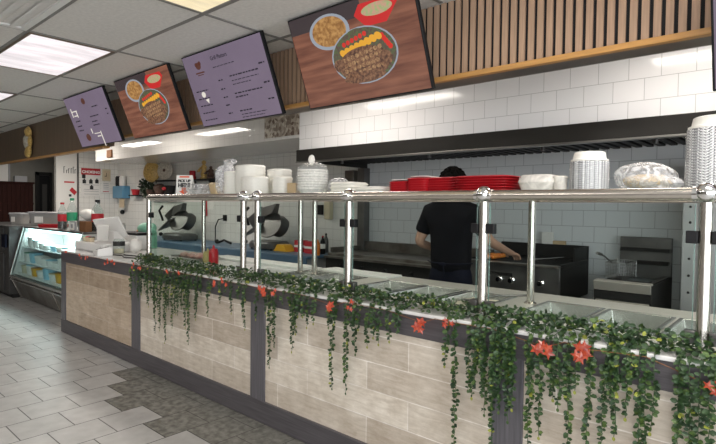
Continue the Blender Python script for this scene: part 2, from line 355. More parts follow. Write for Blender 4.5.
def ymb(x, y, z):
    m = MB(); m.X = Matrix.Translation((x, y, z)) @ Matrix.Rotation(PI / 2, 4, 'X'); return m
ORG = {}
def build(name, mb, m, parent=None, origin=None, bevel=0., smooth=True, seg=2, solid=0., sub=0):
    me = bpy.data.meshes.new(name)
    if parent is not None: og = Vector(ORG[parent.name])
    else: og = Vector(origin or (0, 0, 0))
    me.from_pydata([tuple(Vector(p) - og) for p in mb.v], [], mb.f)
    ms = m if isinstance(m, (list, tuple)) else [m]
    for q in ms: me.materials.append(q)
    if len(ms) > 1: me.polygons.foreach_set('material_index', mb.m)
    bm = bmesh.new(); bm.from_mesh(me); bmesh.ops.recalc_face_normals(bm, faces=bm.faces); bm.to_mesh(me); bm.free()
    if smooth:
        me.polygons.foreach_set('use_smooth', [True] * len(me.polygons)); me.set_sharp_from_angle(angle=R(38))
    o = bpy.data.objects.new(name, me); COL.objects.link(o)
    if parent is not None: o.parent = parent; ORG[o.name] = tuple(og)
    else: o.location = og; ORG[o.name] = tuple(og)
    if solid:
        q = o.modifiers.new('t', 'SOLIDIFY'); q.thickness = solid; q.offset = 0
    if bevel:
        q = o.modifiers.new('b', 'BEVEL'); q.width = bevel; q.segments = seg; q.limit_method = 'ANGLE'; q.angle_limit = R(40)
    if sub:
        q = o.modifiers.new('s', 'SUBSURF'); q.levels = sub; q.render_levels = sub
    return o
def tag(o, label=None, cat=None, group=None, kind=None):
    if label: o['label'] = label
    if cat: o['category'] = cat
    if group: o['group'] = group
    if kind: o['kind'] = kind
    return o
def thing(name, label, cat, loc=(0, 0, 0), group=None):
    o = bpy.data.objects.new(name, None); COL.objects.link(o); o.location = loc; ORG[o.name] = tuple(loc); o.empty_display_size = .05
    return tag(o, label, cat, group)
def struct(name, mb, m, label=None, **k):
    o = build(name, mb, m, **k); o['kind'] = 'structure'
    if label: o['label'] = label
    return o
def dup(o, loc, rz=0., label=None, group=None, parent=None):
    c = o.copy(); COL.objects.link(c)
    if parent is None:
        c.location = loc; c.rotation_euler = (0, 0, rz)
        if label: c['label'] = label
        if group: c['group'] = group
    else: c.parent = parent
    for ch in list(o.children): dup(ch, None, parent=c)
    return c

# ------------------------------------------------------------------ the setting
CZ = 2.70
struct('floor', MB().box((-15, -4.2, -.1), (4.2, 5.3, 0)), MT['floor'], smooth=False)
struct('ceiling', MB().box((-15, -4.2, CZ), (4.2, 5.3, CZ + .1)), MT['ceil'], smooth=False)
GX0, GPX, GY0, GPY = -4.142, 1.236, 1.804, .615
g = MB()
for i in range(-7, 7): 
    x = GX0 + i * GPX; g.box((x - .012, -3.9, CZ - .006), (x + .012, 2.6, CZ + .001))
for j in range(-9, 2):
    y = GY0 + j * GPY; g.box((-14.2, y - .012, CZ - .0065), (4, y + .012, CZ + .001))
struct('trim_1', g, MT['tgrid'], 'grey metal grid of the drop ceiling', smooth=False)
struct('wall_back', MB().box((-4.42, 5.15, 0), (4.2, 5.3, CZ)), MT['back_tile'], smooth=False)
struct('wall_back_left', MB().box((-11.9, 5.15, 0), (-4.42, 5.3, CZ)), MT['back_tile2'], smooth=False)
struct('wall_left', MB().box((-11.95, 3.90, 0), (-11.8, 5.15, CZ)), MT['end_tile'], smooth=False)
struct('wall_hall', MB().box((-14.15, -4.0, 0), (-14.0, 5.3, CZ)), MT['plaster'], smooth=False)
struct('wall_hall_back', MB().box((-14.0, 5.15, 0), (-11.9, 5.3, CZ)), MT['plaster'], smooth=False)
wr_ = MB().box((3.4, 2.2, 0), (3.55, 5.15, CZ)).box((3.4, -4.0, 0), (3.55, 2.2, .35)).box((3.4, -4.0, 2.55), (3.55, 2.2, CZ))
for y in (-3.95, -1.9, .15): wr_.box((3.4, y - .05, .35), (3.55, y + .05, 2.55))
struct('wall_right', wr_, MT['plaster'], smooth=False)
# glazed shop front behind the camera: wall with wide openings
fw = MB()
FY0, FY1 = -4.0, -3.85
fw.box((-14, FY0, 0), (.2, FY1, CZ)); fw.box((.2, FY0, 0), (3.4, FY1, .35)); fw.box((.2, FY0, 2.55), (3.4, FY1, CZ))
for x in (1.75, 3.34): fw.box((x - .05, FY0, .35), (x + .05, FY1, 2.55))
struct('wall_front', fw, MT['plaster'], smooth=False)
# slatted upper wall above the counter
SY = 2.63
struct('wall_slat_backing', MB().box((-6.25, SY, 2.262), (3.39, SY + .14, CZ)), MT['felt'], smooth=False)
sl = MB(); x = -6.24
while x < 3.35:
    sl.box((x, SY - .012, 2.262), (x + .031, SY + .001, CZ - .002)); x += .0485
struct('wall_slats', sl, MT['slat'], 'vertical tan wood slats on black backing', smooth=False)
struct('trim_2', MB().box((-6.25, SY - .04, 2.237), (3.39, SY - .0, 2.266)), MT['oak'], 'oak trim strip under the slats', bevel=.003)
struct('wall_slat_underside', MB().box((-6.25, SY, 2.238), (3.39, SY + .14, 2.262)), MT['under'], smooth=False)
struct('wall_brown_upper', MB().box((-14.0, SY, 2.185), (-6.25, SY + .06, CZ)), MT['brown_wall'], smooth=False)
struct('trim_3', MB().box((-14.0, SY - .03, 2.165), (-6.35, SY + .05, 2.187)), MT['oak'], 'oak trim strip under the brown wall', bevel=.003)
# tiled bulkheads at the back
struct('wall_soffit', MB().box((-10.3, 4.08, 2.30), (-4.47, 5.15, CZ)), MT['soffit_tile'], smooth=False)
struct('wall_hood_face', MB().box((-4.47, 4.02, 2.135), (3.39, 5.15, CZ)), MT['white_tile'], smooth=False)
struct('trim_4', MB().box((-11.81, 4.285, 0), (-11.77, 4.315, 2.62)), MT['darksteel'], 'dark strip between the white board and the tiled end wall')
struct('wall_end_board', MB().box((-11.80, 3.88, 0), (-11.785, 4.285, 2.6)), MT['paper'], smooth=False)
# door in the hall
d = struct('door_1', MB().box((-13.99, 4.23, 0), (-13.95, 4.44, 2.16)), MT['black'], bevel=.004)
build('door_frame', MB().box((-14.0, 4.15, 0), (-13.93, 4.225, 2.24)).box((-14.0, 4.445, 0), (-13.93, 4.5, 2.24)).box((-14.0, 4.15, 2.165), (-13.93, 4.5, 2.24)), MT['soot'], d, bevel=.004)
build('door_handle', MB().tube([(-13.94, 4.26, 1.05), (-13.89, 4.26, 1.05), (-13.89, 4.33, 1.05)], .012), MT['chrome'], d)
build('door_pane', MB().box((-13.955, 4.29, 1.2), (-13.944, 4.39, 1.95)), MT['dark_wall'], d)
w = struct('window_1', MB().box((-14.0, 3.30, 1.95), (-13.985, 3.60, 2.5)), MT['paper'])
build('window_frame', MB().box((-14.0, 3.60, 1.92), (-13.96, 3.635, 2.53)).box((-14, 3.28, 1.92), (-13.96, 3.6, 1.95)), MT['greyplastic'], w)

# ------------------------------------------------------------------ ceiling lights
def light_panel(x0, y0, label, warm):
    x1, y1 = x0 + GPX, y0 + GPY
    t = thing('ceiling_light', label, 'ceiling light', ((x0 + x1) / 2, (y0 + y1) / 2, CZ), 'fluorescent ceiling panels')
    e = .03
    f = MB()
    f.box((x0 + .012, y0 + .012, CZ - .012), (x1 - .012, y0 + e, CZ)).box((x0 + .012, y1 - e, CZ - .012), (x1 - .012, y1 - .012, CZ))
    f.box((x0 + .012, y0 + e, CZ - .012), (x0 + e, y1 - e, CZ)).box((x1 - e, y0 + e, CZ - .012), (x1 - .012, y1 - e, CZ))
    build('light_frame', f, MT['brown_wall'] if not warm else MT['tgrid'], t, smooth=False)
    c = (1.06, .98, 1.0) if not warm else (1.1, .93, .60)
    m = emis('light_lens' + ('_warm' if warm else ''), c, 1.0, c2=[q * .72 for q in c], vscale=1.6, stretch=(4.5, 1.2, 1))
    build('diffuser', MB().box((x0 + e, y0 + e, CZ - .008), (x1 - e, y1 - e, CZ - .002)), m, t, smooth=False)
    return t
LY = GY0 - GPY
light_panel(GX0 - GPX, LY, 'bright white fluorescent ceiling panel with brown edges, upper left of the photo', False)
light_panel(GX0 + GPX, LY, 'warm yellowish ceiling panel nearest the large food screen', True)
light_panel(GX0 - 3 * GPX, LY, 'small far white ceiling panel at the left edge of the photo', False)
t = thing('ceiling_vent', 'white ceiling diffuser vent cut by the top edge, beside the bright light panel', 'vent', (GX0 + GPX / 2, LY - GPY / 2, CZ))
vx0, vx1, vy0, vy1 = GX0 + .015, GX0 + GPX - .015, LY - GPY + .015, LY - .015
build('vent_frame', MB().box((vx0, vy0, CZ - .012), (vx1, vy0 + .04, CZ)).box((vx0, vy1 - .04, CZ - .012), (vx1, vy1, CZ)).box((vx0, vy0 + .04, CZ - .012), (vx0 + .04, vy1 - .04, CZ)).box((vx1 - .04, vy0 + .04, CZ - .012), (vx1, vy1 - .04, CZ)), MT['whiteplastic'], t)
for k in range(5):
    yy = vy0 + .07 + k * .1
    lv = MB(); lv.hexa([(vx0 + .04, yy, CZ - .018), (vx1 - .04, yy, CZ - .018), (vx1 - .04, yy + .012, CZ - .02), (vx0 + .04, yy + .012, CZ - .02), (vx0 + .04, yy + .05, CZ - .001), (vx1 - .04, yy + .05, CZ - .001), (vx1 - .04, yy + .06, CZ - .003), (vx0 + .04, yy + .06, CZ - .003)])
    build('louver', lv, MT['whiteplastic'], t)

# ------------------------------------------------------------------ serving counter
CF = 2.205     # front face
t = thing('serving_counter', 'long serving counter clad in beige wood-look planks with charcoal frames and white marble ledge', 'counter', (-3, CF, 0))
CT = .957
xs = [-6.55, -4.77, -4.61, -2.945, -2.79, -1.105, -.955, .73, .88]
for i, (a, b) in enumerate(((-6.43, -4.77), (-4.61, -2.945), (-2.79, -1.105), (-.955, .73))):
    build('panel', MB().box((a, CF + .012, .15), (b, CF + .06, .825)), MT['plank2' if i == 0 else 'plank'], t, smooth=False)
for a, b in ((-6.55, -6.43), (-4.77, -4.61), (-2.945, -2.79), (-1.105, -.955), (.73, .88)):
    q = MB().box((a, CF, .15), (b, CF + .06, .825))
    build('upright', q, MT['framev'], t, bevel=.003)
build('top_rail', MB().box((-6.55, CF, .822), (.88, CF + .07, .938)), MT['frame'], t, bevel=.003)
build('plinth', MB().box((-6.55, CF - .004, 0.004), (.88, CF + .07, .155)), MT['frame'], t, bevel=.003)
build('side_panel', MB().box((-6.55, CF + .07, .0), (-6.50, 3.25, .935)), MT['framev'], t, bevel=.003)
build('carcass', MB().box((-6.49, CF + .075, .02), (-3.3, 3.2, .925)).box((-3.3, CF + .075, .02), (.86, 2.40, .925)), MT['cabinet'], t, smooth=False)
lg = MB(); lg.box((-6.60, CF - .012, .938), (-3.26, 3.22, CT)); lg.box((-3.26, CF - .012, .938), (.89, 2.42, CT))
build('marble_ledge', lg, MT['marble'], t, bevel=.004)

# steam table with hotel pans
PB0, PB1 = 2.53, 3.045
PX = [(-.50, -.175), (-.838, -.513), (-1.175, -.85), (-1.69, -1.365), (-2.03, -1.705), (-2.37, -2.045), (-2.90, -2.575), (-3.235, -2.91)]
t = thing('steam_table', 'stainless steam table deck holding the food pans behind the marble ledge', 'steam table', (-1.2, 2.9, 0))
DZ = .95
dk = MB(); edges = sorted(PX); xprev = -3.255
for a, b in edges:
    dk.box((xprev, PB0 + .012, DZ - .02), (a + .012, PB1 - .012, DZ)); xprev = b - .012
dk.box((xprev, PB0 + .012, DZ - .02), (.88, PB1 - .012, DZ))
dk.box((-3.255, 2.425, DZ - .02), (.88, PB0 + .012, DZ)).box((-3.255, PB1 - .012, DZ - .02), (.88, 3.31, DZ))
build('deck', dk, MT['deck'], t, smooth=False)
build('cabinet_body', MB().box((-3.24, 3.06, .1), (.86, 3.29, DZ - .02)), MT['steel'], t, smooth=False)
def pan(a, b, label, fill=None, depth=.1):
    cx, cy = (a + b) / 2, (PB0 + PB1) / 2; hx, hy = (b - a) / 2, (PB1 - PB0) / 2
    o = MB()
    def ring(ix, z): 
        return [(cx - hx + ix, cy - hy + ix, z), (cx + hx - ix, cy - hy + ix, z), (cx + hx - ix, cy + hy - ix, z), (cx - hx + ix, cy + hy - ix, z)]
    rr = [ring(.0, DZ + .002), ring(.0, DZ + .006), ring(.018, DZ + .007), ring(.022, DZ + .002), ring(.042, DZ - depth), ]
    vs = sum(rr, []); fs = []
    for i in range(len(rr) - 1):
        for k in range(4): fs.append((i * 4 + k, i * 4 + (k + 1) % 4, i * 4 + 4 + (k + 1) % 4, i * 4 + 4 + k))
    L = (len(rr) - 1) * 4; fs.append((L, L + 1, L + 2, L + 3)); o.add(vs, fs)
    ob = build('hotel_pan', o, MT['pan'], origin=(cx, cy, DZ), smooth=False, bevel=.008, seg=3)
    tag(ob, label, 'food pan', 'stainless pans in the steam table')
    if fill:
        f = MB(); n = 9
        for i in range(n + 1):
            for j in range(n + 1):
                pass
        vs = [(cx - hx + .04 + (2 * hx - .08) * i / n, cy - hy + .04 + (2 * hy - .08) * j / n, DZ - .028 + random.uniform(-.006, .006)) for i in range(n + 1) for j in range(n + 1)]
        fs = [(i * (n + 1) + j, (i + 1) * (n + 1) + j, (i + 1) * (n + 1) + j + 1, i * (n + 1) + j + 1) for i in range(n) for j in range(n)]
        build('food', f.add(vs, fs), fill, ob)  # creamy sheet added for the reflection in the pan bottom
    return ob
names = ['empty stainless pan at the right end beside the near post', 'empty stainless pan second from the right end of the steam table', 'empty stainless pan third from the right, right of the thin post',
         'stainless pan of pale creamy food behind the thick middle post', 'stainless pan left of the pan with pale creamy food', 'stainless pan right behind the second thick post, fourth of the row from left',
         'stainless pan just left of the second thick post', 'leftmost stainless pan beside the white board']
for i, (a, b) in enumerate(PX): pan(a, b, names[i], MT['creamfood'] if i == 3 else None)
# spoon in the creamy pan
tag(build('serving_spoon', MB().tube([(-1.55, 2.8, DZ - .01), (-1.42, 2.86, DZ + .025), (-1.26, 3.0, DZ + .032)], [.009, .007, .007], 8).ball((-1.57, 2.79, DZ - .016), .03, sc=(1.3, 1, .35)), MT['darksteel'], origin=(-1.42, 2.86, DZ)), 'dark long-handled spoon lying in the pan of pale food', 'spoon')
# white boards behind the left guard
tag(build('cutting_board', MB().box((-4.62, 2.95, CT), (-3.30, 3.16, CT + .02)), MT['poly'], origin=(-4, 3.05, CT), bevel=.004), 'long white cutting board lying behind the left glass guard', 'cutting board')
tag(build('cutting_board', MB().box((-3.14, 3.07, DZ), (-2.42, 3.27, DZ + .018)), MT['poly'], origin=(-3, 3.15, DZ), bevel=.004), 'short white cutting board at the back edge of the steam table', 'cutting board')

# ------------------------------------------------------------------ sneeze guards
GF, GB, RZ = 2.32, 2.90, 1.563
def guard(posts, back, x0, x1, label, elbow):
    t = thing('sneeze_guard', label, 'sneeze guard', ((x0 + x1) / 2, GF, CT), 'glass sneeze guards on the counter')
    for i, x in enumerate(posts):
        build('front_post', MB().tube([(x, GF, CT), (x, GF, RZ)], .0225, 18), MT['pipe'], t)
        fl = MB().lathe([(.042, 0), (.042, .006), (.026, .014)], (x, GF, CT), 20); build('post_flange', fl, MT['pipe'], t)
        if not (elbow and i == 0):
            bl = MB().ball((x, GF, RZ + .004), .042, 18, 10)
            bl.tube([(x - .045, GF, RZ), (x + .045, GF, RZ)], .030, 16); build('ball_fitting', bl, MT['chrome'], t)
        for s in (-1, 1):
            if not posts[0] - .01 < x + s * .05 < posts[-1] + .01: continue
            for z in (1.40, 1.02): build('glass_clip', MB().box((x + s * .022, GF - .018, z - .024), (x + s * .062, GF + .018, z + .024)) if s > 0 else MB().box((x - .062, GF - .018, z - .024), (x - .022, GF + .018, z + .024)), MT['black'] if z > 1.2 else MT['darksteel'], t, bevel=.003)
    for x in back:
        build('rear_post', MB().tube([(x, GB, DZ), (x, GB, RZ)], .021, 16).lathe([(.036, 0), (.036, .006), (.022, .014)], (x, GB, DZ), 18), MT['pipe'], t)
    pts = [(x0, GF, RZ), (x1, GF, RZ)]
    build('front_rail', MB().tube(pts, .0255, 18), MT['pipe'], t)
    build('rear_rail', MB().tube([(x0, GB, RZ), (x1, GB, RZ)], .0255, 16), MT['pipe'], t)
    for a, b in zip(posts, posts[1:]):
        build('glass_pane', MB().box((a + .034, GF - .004, 1.0), (b - .034, GF + .004, 1.525)), MT['glass'], t, smooth=False)
        for xx in (a + .034, b - .034): build('pane_edge', MB().box((xx - .0015, GF - .0045, 1.0), (xx + .0015, GF + .0045, 1.525)), MT['gedge'], t, smooth=False)
    build('top_shelf', MB().box((x0, GF + .026, 1.578), (x1, GB - .026, 1.587)), MT['glass'], t, smooth=False)
    return t
gl_ = guard([-4.655, -3.19], [-4.66, -3.20], -4.655, -3.19, 'left short glass sneeze guard with two posts, near the register', True)
build('end_pane', MB().box((-4.659, GF + .05, 1.0), (-4.651, GB - .04, 1.525)), MT['glass'], gl_, smooth=False)
guard([-3.022, -2.125, -1.223, -.305, .62], [-3.03, -1.222, .62], -3.022, .62, 'long glass sneeze guard of steel posts above the steam table', False)
tag(build('rail_connector', MB().tube([(-3.155, GF, RZ), (-3.055, GF, RZ)], .011, 10), MT['chrome'], origin=(-3.1, GF, RZ)), 'thin chrome rod joining the two guard rails', 'connector')

# ------------------------------------------------------------------ ivy garlands
def leaf(mb, p, d, nrm, s):
    d = Vector(d).normalized(); n = Vector(nrm); a = d.cross(n)
    if a.length < 1e-3: a = d.orthogonal()
    a.normalize(); n = a.cross(d).normalized()
    p = Vector(p)
    mb.add([p, p + d * s * .28 + a * s * .34 + n * s * .10, p + d * s * .72 + a * s * .33 + n * s * .10, p + d * s, p + d * s * .72 - a * s * .33 + n * s * .10, p + d * s * .28 - a * s * .34 + n * s * .10, p + d * s * .5],
           [(0, 6, 2, 1), (6, 3, 2), (0, 5, 4, 6), (6, 4, 3)])
def rv(): return Vector((random.uniform(-1, 1), random.uniform(-1, 1), random.uniform(-1, 1)))
def pick(r=None):
    q = random.random(); return 0 if q < .72 else (1 if q < .98 else 2)
LM = [MT['leaf'], MT['leaf2'], MT['leafy'], MT['stem']]
def strand(t, x, zb, yoff=0.):
    mb = MB(); mb.mi = 3
    y0 = CF + .03 + random.uniform(0, .08); yh = CF - .030 - yoff
    pts = [Vector((x, y0, CT + .02)), Vector((x, CF - .016, CT + .008)), Vector((x, yh, CT - .05))]
    z = CT - .05; xx = x
    while z > zb:
        z -= .03; xx += random.uniform(-.004, .004); pts.append(Vector((xx, yh + random.uniform(-.004, .004), z)))
    mb.tube(pts, .0016, 4, False)
    L = len(pts)
    for i in range(1, L):
        a = pts[i - 1]; b = pts[i]
        u = max(.0, (i - L * .5) / (L * .5)); s = .0235 - .007 * u
        for k in range(5 if u < .7 else 3):
            p = a.lerp(b, (k + random.random()) / 5)
            ang = random.uniform(-.3, PI + .3)
            d = Vector((math.cos(ang), -abs(math.sin(ang)) * .8 + .1, random.uniform(-.75, .35)))
            mb.mi = pick(); leaf(mb, p, d, Vector((0, -1, .6)) + rv() * .7, s * random.uniform(.8, 1.2))
    mb.mi = 2 if random.random() < .5 else 1
    leaf(mb, pts[-1], (0, 0, -1), (0, -1, 0), .018)
    build('hanging_strand', mb, LM, t, smooth=False)
def runner(t, x0, x1, dens):
    mb = MB(); mb.mi = 3; n = int((x1 - x0) / .06)
    pts = [Vector((x0 + (x1 - x0) * i / n, CF + .085 + random.uniform(-.03, .03), CT + .02 + random.uniform(0, .012))) for i in range(n + 1)]
    mb.tube(pts, .003, 5)
    for i in range(int((x1 - x0) * dens * 2.0)):
        x = random.uniform(x0, x1); q = random.random()
        y = CF + .085 + random.gauss(0, .042); y = min(max(y, CF - .02), CF + .19)
        h = .075 * max(.15, 1 - ((y - CF - .085) / .10) ** 2)
        p = Vector((x, y, CT + .004 + random.uniform(.1, 1) * h))
        d = Vector((random.uniform(-1, 1), random.uniform(-1, .5), random.uniform(-.3, .6)))
        mb.mi = pick(); leaf(mb, p, d, Vector((0, -.5, 1)) + rv() * .8, random.uniform(.018, .028))
    build('leafy_runner', mb, LM, t, smooth=False)
ST = [(-4.514, 0.711), (-4.383, 0.709), (-4.269, 0.404), (-4.169, 0.442), (-4.078, 0.364), (-3.955, 0.494), (-3.888, 0.607), (-3.81, 0.681), (-3.763, 0.517), (-3.702, 0.423), (-3.601, 0.607), (-3.422, 0.684), (-3.274, 0.809), (-3.135, 0.755), (-3.051, 0.849), (-2.982, 0.649), (-2.835, 0.732), (-2.692, 0.438), (-2.646, 0.588), (-2.48, 0.6), (-2.438, 0.716), (-2.327, 0.78), (-2.142, 0.79), (-2.112, 0.452), (-2.002, 0.452), (-1.935, 0.669), (-1.838, 0.755), (-1.759, 0.77), (-1.697, 0.81), (-1.632, 0.864), (-1.331, 0.729), (-1.288, 0.356), (-1.205, 0.663), (-1.165, 0.703), (-1.126, 0.553), (-1.083, 0.42), (-1.054, 0.595), (-1.002, 0.727), (-0.922, 0.471), (-0.865, 0.533), (-0.813, 0.716), (-0.754, 0.45), (-0.659, 0.45), (-0.602, 0.52), (-0.573, 0.609), (-0.529, 0.725), (-0.487, 0.50), (-0.463, 0.589), (-0.435, 0.674), (-0.354, 0.60), (-0.323, 0.55), (-0.29, 0.63), (-0.261, 0.60), (-.20, .5), (-.12, .62), (-.05, .45), (.04, .6)]
G = [('ivy_garland', 'green ivy garland over the counter section nearest the register, hanging in a thick curtain', -4.78, -2.95, 330),
     ('ivy_garland', 'trailing green ivy garland along the middle counter section, sparse hanging strands', -2.95, -1.30, 400),
     ('ivy_garland', 'trailing green ivy garland on the near right counter section, thick big-leaved strands', -1.30, .30, 480)]
for nm, lb, a, b, dn in G:
    t = thing(nm, lb, 'garland', ((a + b) / 2, CF + .08, CT), 'ivy garlands on the counter')
    runner(t, a, b, dn)
    for x, z in ST:
        if a <= x < b: strand(t, x, z)
    ex = []
    if a < -4: ex = [(-4.68 + 1.15 * i / 19, random.uniform(.62, .86)) for i in range(20)] + [(random.uniform(-3.55, -2.96), random.uniform(.84, .91)) for i in range(5)]
    elif a < -2: ex = [(random.uniform(-2.9, -2.2), random.uniform(.74, .9)) for i in range(7)] + [(random.uniform(-2.2, -1.35), random.uniform(.8, .92)) for i in range(7)]
    else: ex = [(random.uniform(-1.2, -.98), random.uniform(.55, .86)) for i in range(11)] + [(random.uniform(-.92, .1), random.uniform(.66, .9)) for i in range(17)]
    for x, z in ex: strand(t, x, z, random.uniform(-.008, .012))
# string of lit maple leaves
FL = [(-6.265, 0.945), (-5.839, 0.94), (-5.68, 0.95), (-5.191, 0.938), (-5.056, 0.938), (-4.637, 0.945), (-4.482, 0.95), (-4.007, 0.939), (-3.815, 0.945), (-3.33, 0.935), (-3.202, 0.946), (-2.739, 0.937), (-2.625, 0.944), (-2.104, 0.916), (-1.954, 0.948), (-1.482, 0.915), (-1.33, 0.944), (-0.85, 0.909), (-0.682, 0.933), (-0.248, 0.883), (.05, .92)]
t = thing('leaf_string_lights', 'string of glowing red-orange maple leaf lights along the counter edge', 'string lights', (-3, CF - .03, CT))
cd = MB(); pts = []
for i, (x, z) in enumerate(FL):
    pts.append((x, CF - .028, z))
    if i < len(FL) - 1: xn = FL[i + 1][0]; pts.append(((x + xn) / 2, CF - .024, CT - .012))
build('cord', cd.tube(pts, .0018, 5), MT['cord'], t)
for i, (x, z) in enumerate(FL):
    m = MB(); big = 1.0 if i in (11, 13, 15, 17, 18) else .7
    for q in range(5 if big > .9 else 3):
        c = Vector((x + random.uniform(-.03, .03), CF - .040 - .008 * q, z + random.uniform(-.022, .022))); s = .029 * big * random.uniform(.8, 1.1)
        rot = random.uniform(-.6, .6); tiltd = random.uniform(-.5, .5)
        out = []
        for k in range(10):
            a = -PI / 2 + rot + 2 * PI * k / 10
            r_ = s * (1. if k % 2 == 0 else .45); out.append(c + Vector((r_ * math.cos(a), random.uniform(-.006, .002) + r_ * math.sin(a) * .3 * tiltd, r_ * math.sin(a) - s * .3)))
        m.add([c + Vector((0, -.008, -s * .3))] + out, [(0, k + 1, (k + 1) % 10 + 1) for k in range(10)])
    build('maple_leaf_light', m, MT['mleaf'], t, smooth=False)

# ------------------------------------------------------------------ screens
def tv(cx, w, h, kind, label):
    base = Vector((cx, 2.415, 2.152)); th = R(21.5)
    t = thing('menu_screen', label, 'screen', tuple(base), 'hanging menu screens')
    X = Matrix.Translation(base) @ Matrix.Rotation(th, 4, 'X')
    def nb(): m = MB(); m.X = X; return m
    build('bezel', nb().box((-w / 2, 0, 0), (w / 2, .03, h)), MT['black'], t, bevel=.004)
    build('back_housing', nb().box((-w * .38, .03, h * .12), (w * .38, .06, h * .80)), MT['black'], t, bevel=.01)
    build('mount_arm', nb().box((-.12, .06, h * .4), (-.08, .09, h * .6)).box((.08, .06, h * .4), (.12, .09, h * .6)), MT['darksteel'], t)
    e = .009; sw, sh = w - 2 * e, h - 2 * e
    def P(u, v): return (-sw / 2 + u * sw, e + v * sh)
    lay = [0]
    def flat(name, polys, m):
        lay[0] += 1; y = -.0012 - .0006 * lay[0]
        b = nb()
        for poly in polys:
            b.add([(x, y, z) for x, z in poly], [tuple(range(len(poly)))])
        return build(name, b, m, t, smooth=False)
    def el(u, v, ru, rv_, n=28, rot=0.): 
        return [P(u + ru * math.cos(2 * PI * k / n) * math.cos(rot) - rv_ * math.sin(2 * PI * k / n) * math.sin(rot), v + ru * math.cos(2 * PI * k / n) * math.sin(rot) + rv_ * math.sin(2 * PI * k / n) * math.cos(rot)) for k in range(n)]
    def bar(u0, v, lu, hv=.012): return [P(u0, v - hv / 2), P(u0 + lu, v - hv / 2), P(u0 + lu, v + hv / 2), P(u0, v + hv / 2)]
    def words(u0, v, total, hv=.014):
        out = []; u = u0; rnd = random.Random(int(u0 * 1000 + v * 777))
        while u < u0 + total:
            l = rnd.uniform(.02, .05); out.append(bar(u, v, min(l, u0 + total - u), hv)); u += l + .009
        return out
    if kind == 'menu':
        flat('screen', [[P(0, 0), P(1, 0), P(1, 1), P(0, 1)]], MT['tv_lilac'])
        tx = nb()
        M2 = Matrix.Translation((P(.37, .86)[0], -.003, P(0, .86)[1])) @ Matrix.Rotation(PI / 2, 4, 'X')
        tx.text('Grill Platters', .042, M2); build('menu_title', tx, MT['tv_text'], t, smooth=False)
        ln = words(.37, .765, .27, .010)
        for v in (.50, .39, .29, .185, .08): ln += words(.055, v, .17, .015)
        for v in (.58, .46, .345, .235, .12): ln += words(.39, v, .055, .017)
        for v, l in ((.60, .34), (.365, .34), (.315, .15), (.125, .15)): ln += words(.54, v, l, .017)
        for v, l in ((.535, .32), (.485, .22), (.075, .30), (.035, .27)): ln += words(.55, v, l, .010)
        for v in (.66, .42, .21): ln += words(.90, v, .065, .019)
        flat('menu_text', ln, MT['tv_text'])
        flat('logo', [el(.19, .84, .035, .05), el(.165, .86, .018, .03), el(.215, .87, .018, .03), bar(.13, .745, .12, .02), bar(.15, .715, .08, .012)], MT['tv_logo'])
        flat('glare', [el(.145, .445, .028, .042, 12), [P(.15, .37), P(.20, .38), P(.185, .31)]], MT['tv_glare'])  # pale glare painted onto the screen as flat glowing shapes
    elif kind == 'menu2':
        flat('screen', [[P(0, 0), P(1, 0), P(1, 1), P(0, 1)]], MT['tv_lilac'])
        ln = []
        for v, u, l in ((.72, .62, .14), (.55, .5, .2), (.45, .5, .13), (.38, .5, .16), (.52, .1, .12), (.42, .1, .12), (.33, .1, .13), (.53, .9, .04), (.62, .9, .04)): ln += words(u, v, l, .022)
        flat('menu_text', ln, MT['tv_text'])
        flat('logo', [el(.47, .86, .045, .06), el(.27, .17, .055, .075)], MT['tv_logo'])
        flat('white_lettering', [bar(.08, .70, .02, .18), bar(.10, .72, .13, .02), bar(.2, .66, .02, .14), bar(.12, .63, .10, .02), bar(.5, .16, .09, .02), bar(.60, .10, .02, .30), bar(.45, .22, .14, .015), bar(.40, .28, .02, .10)], MT['tv_glare'])
    else:
        flat('screen', [[P(0, 0), P(1, 0), P(1, 1), P(0, 1)]], MT['tv_wood'])
        flat('slate_top', [[P(0, .83), P(.62, .83), P(.62, 1), P(0, 1)]], MT['tv_slate'])
        flat('rice_plate', [el(0.335, .77, .172, .185, rot=.08)], MT['tv_plate'])
        flat('rice', [el(0.335, .775, .145, .155, rot=.08)], MT['tv_rice'])
        flat('red_bowl', [[P(.56, .85), P(.635, .72), P(.79, .715), P(.885, .87), P(.86, .94), P(.61, .945)]], MT['tv_red'])
        flat('salad', [el(0.735, .86, .115, .06)], MT['tv_salad'])
        flat('platter', [el(0.570, .45, .262, .29)], MT['tv_plate'])
        flat('greens', [el(0.570, .45, .25, .277)], MT['tv_green'])
        flat('tomatoes', [el(0.435 + .035 * i, .60 + .012 * i, .016, .026, 10) for i in range(6)] + [el(0.735 + .012 * i, .60 - .03 * i, .017, .028, 10) for i in range(5)], MT['tv_tomato'])
        flat('skewer', [el(0.415 + .042 * i, .515 + .013 * i, .026, .042, 10, .3) for i in range(8)], MT['tv_yellow'])
        flat('meat_bed', [el(0.560, .37, .205, .175, 30, .05)], MT['tv_meat'])
        flat('kebabs', [el(0.410 + .037 * (i % 9), .44 - .058 * (i // 9) + .008 * (i % 9), .017, .024, 9) for i in range(36)], MT['tv_meat2'])
        flat('charred_meat', [el(0.365, .40, .05, .07, 9), el(0.735, .38, .05, .08, 9), el(0.545, .235, .17, .06, 16), el(0.455, .27, .05, .05, 9)], MT['tv_meat'])
        flat('pepper', [el(0.535, .70, .06, .03, 14, .2)], MT['tv_green'])
    return t
tv(-2.085, .985, .575, 'food', 'nearest large screen showing rice, salad and kebab plates on a wooden table')
tv(-3.37, 1.03, .575, 'menu', 'lilac menu screen headed Grill Platters, left of the nearest food picture screen')
tv(-4.63, 1.03, .575, 'food', 'smaller looking far food picture screen between two lilac menu screens')
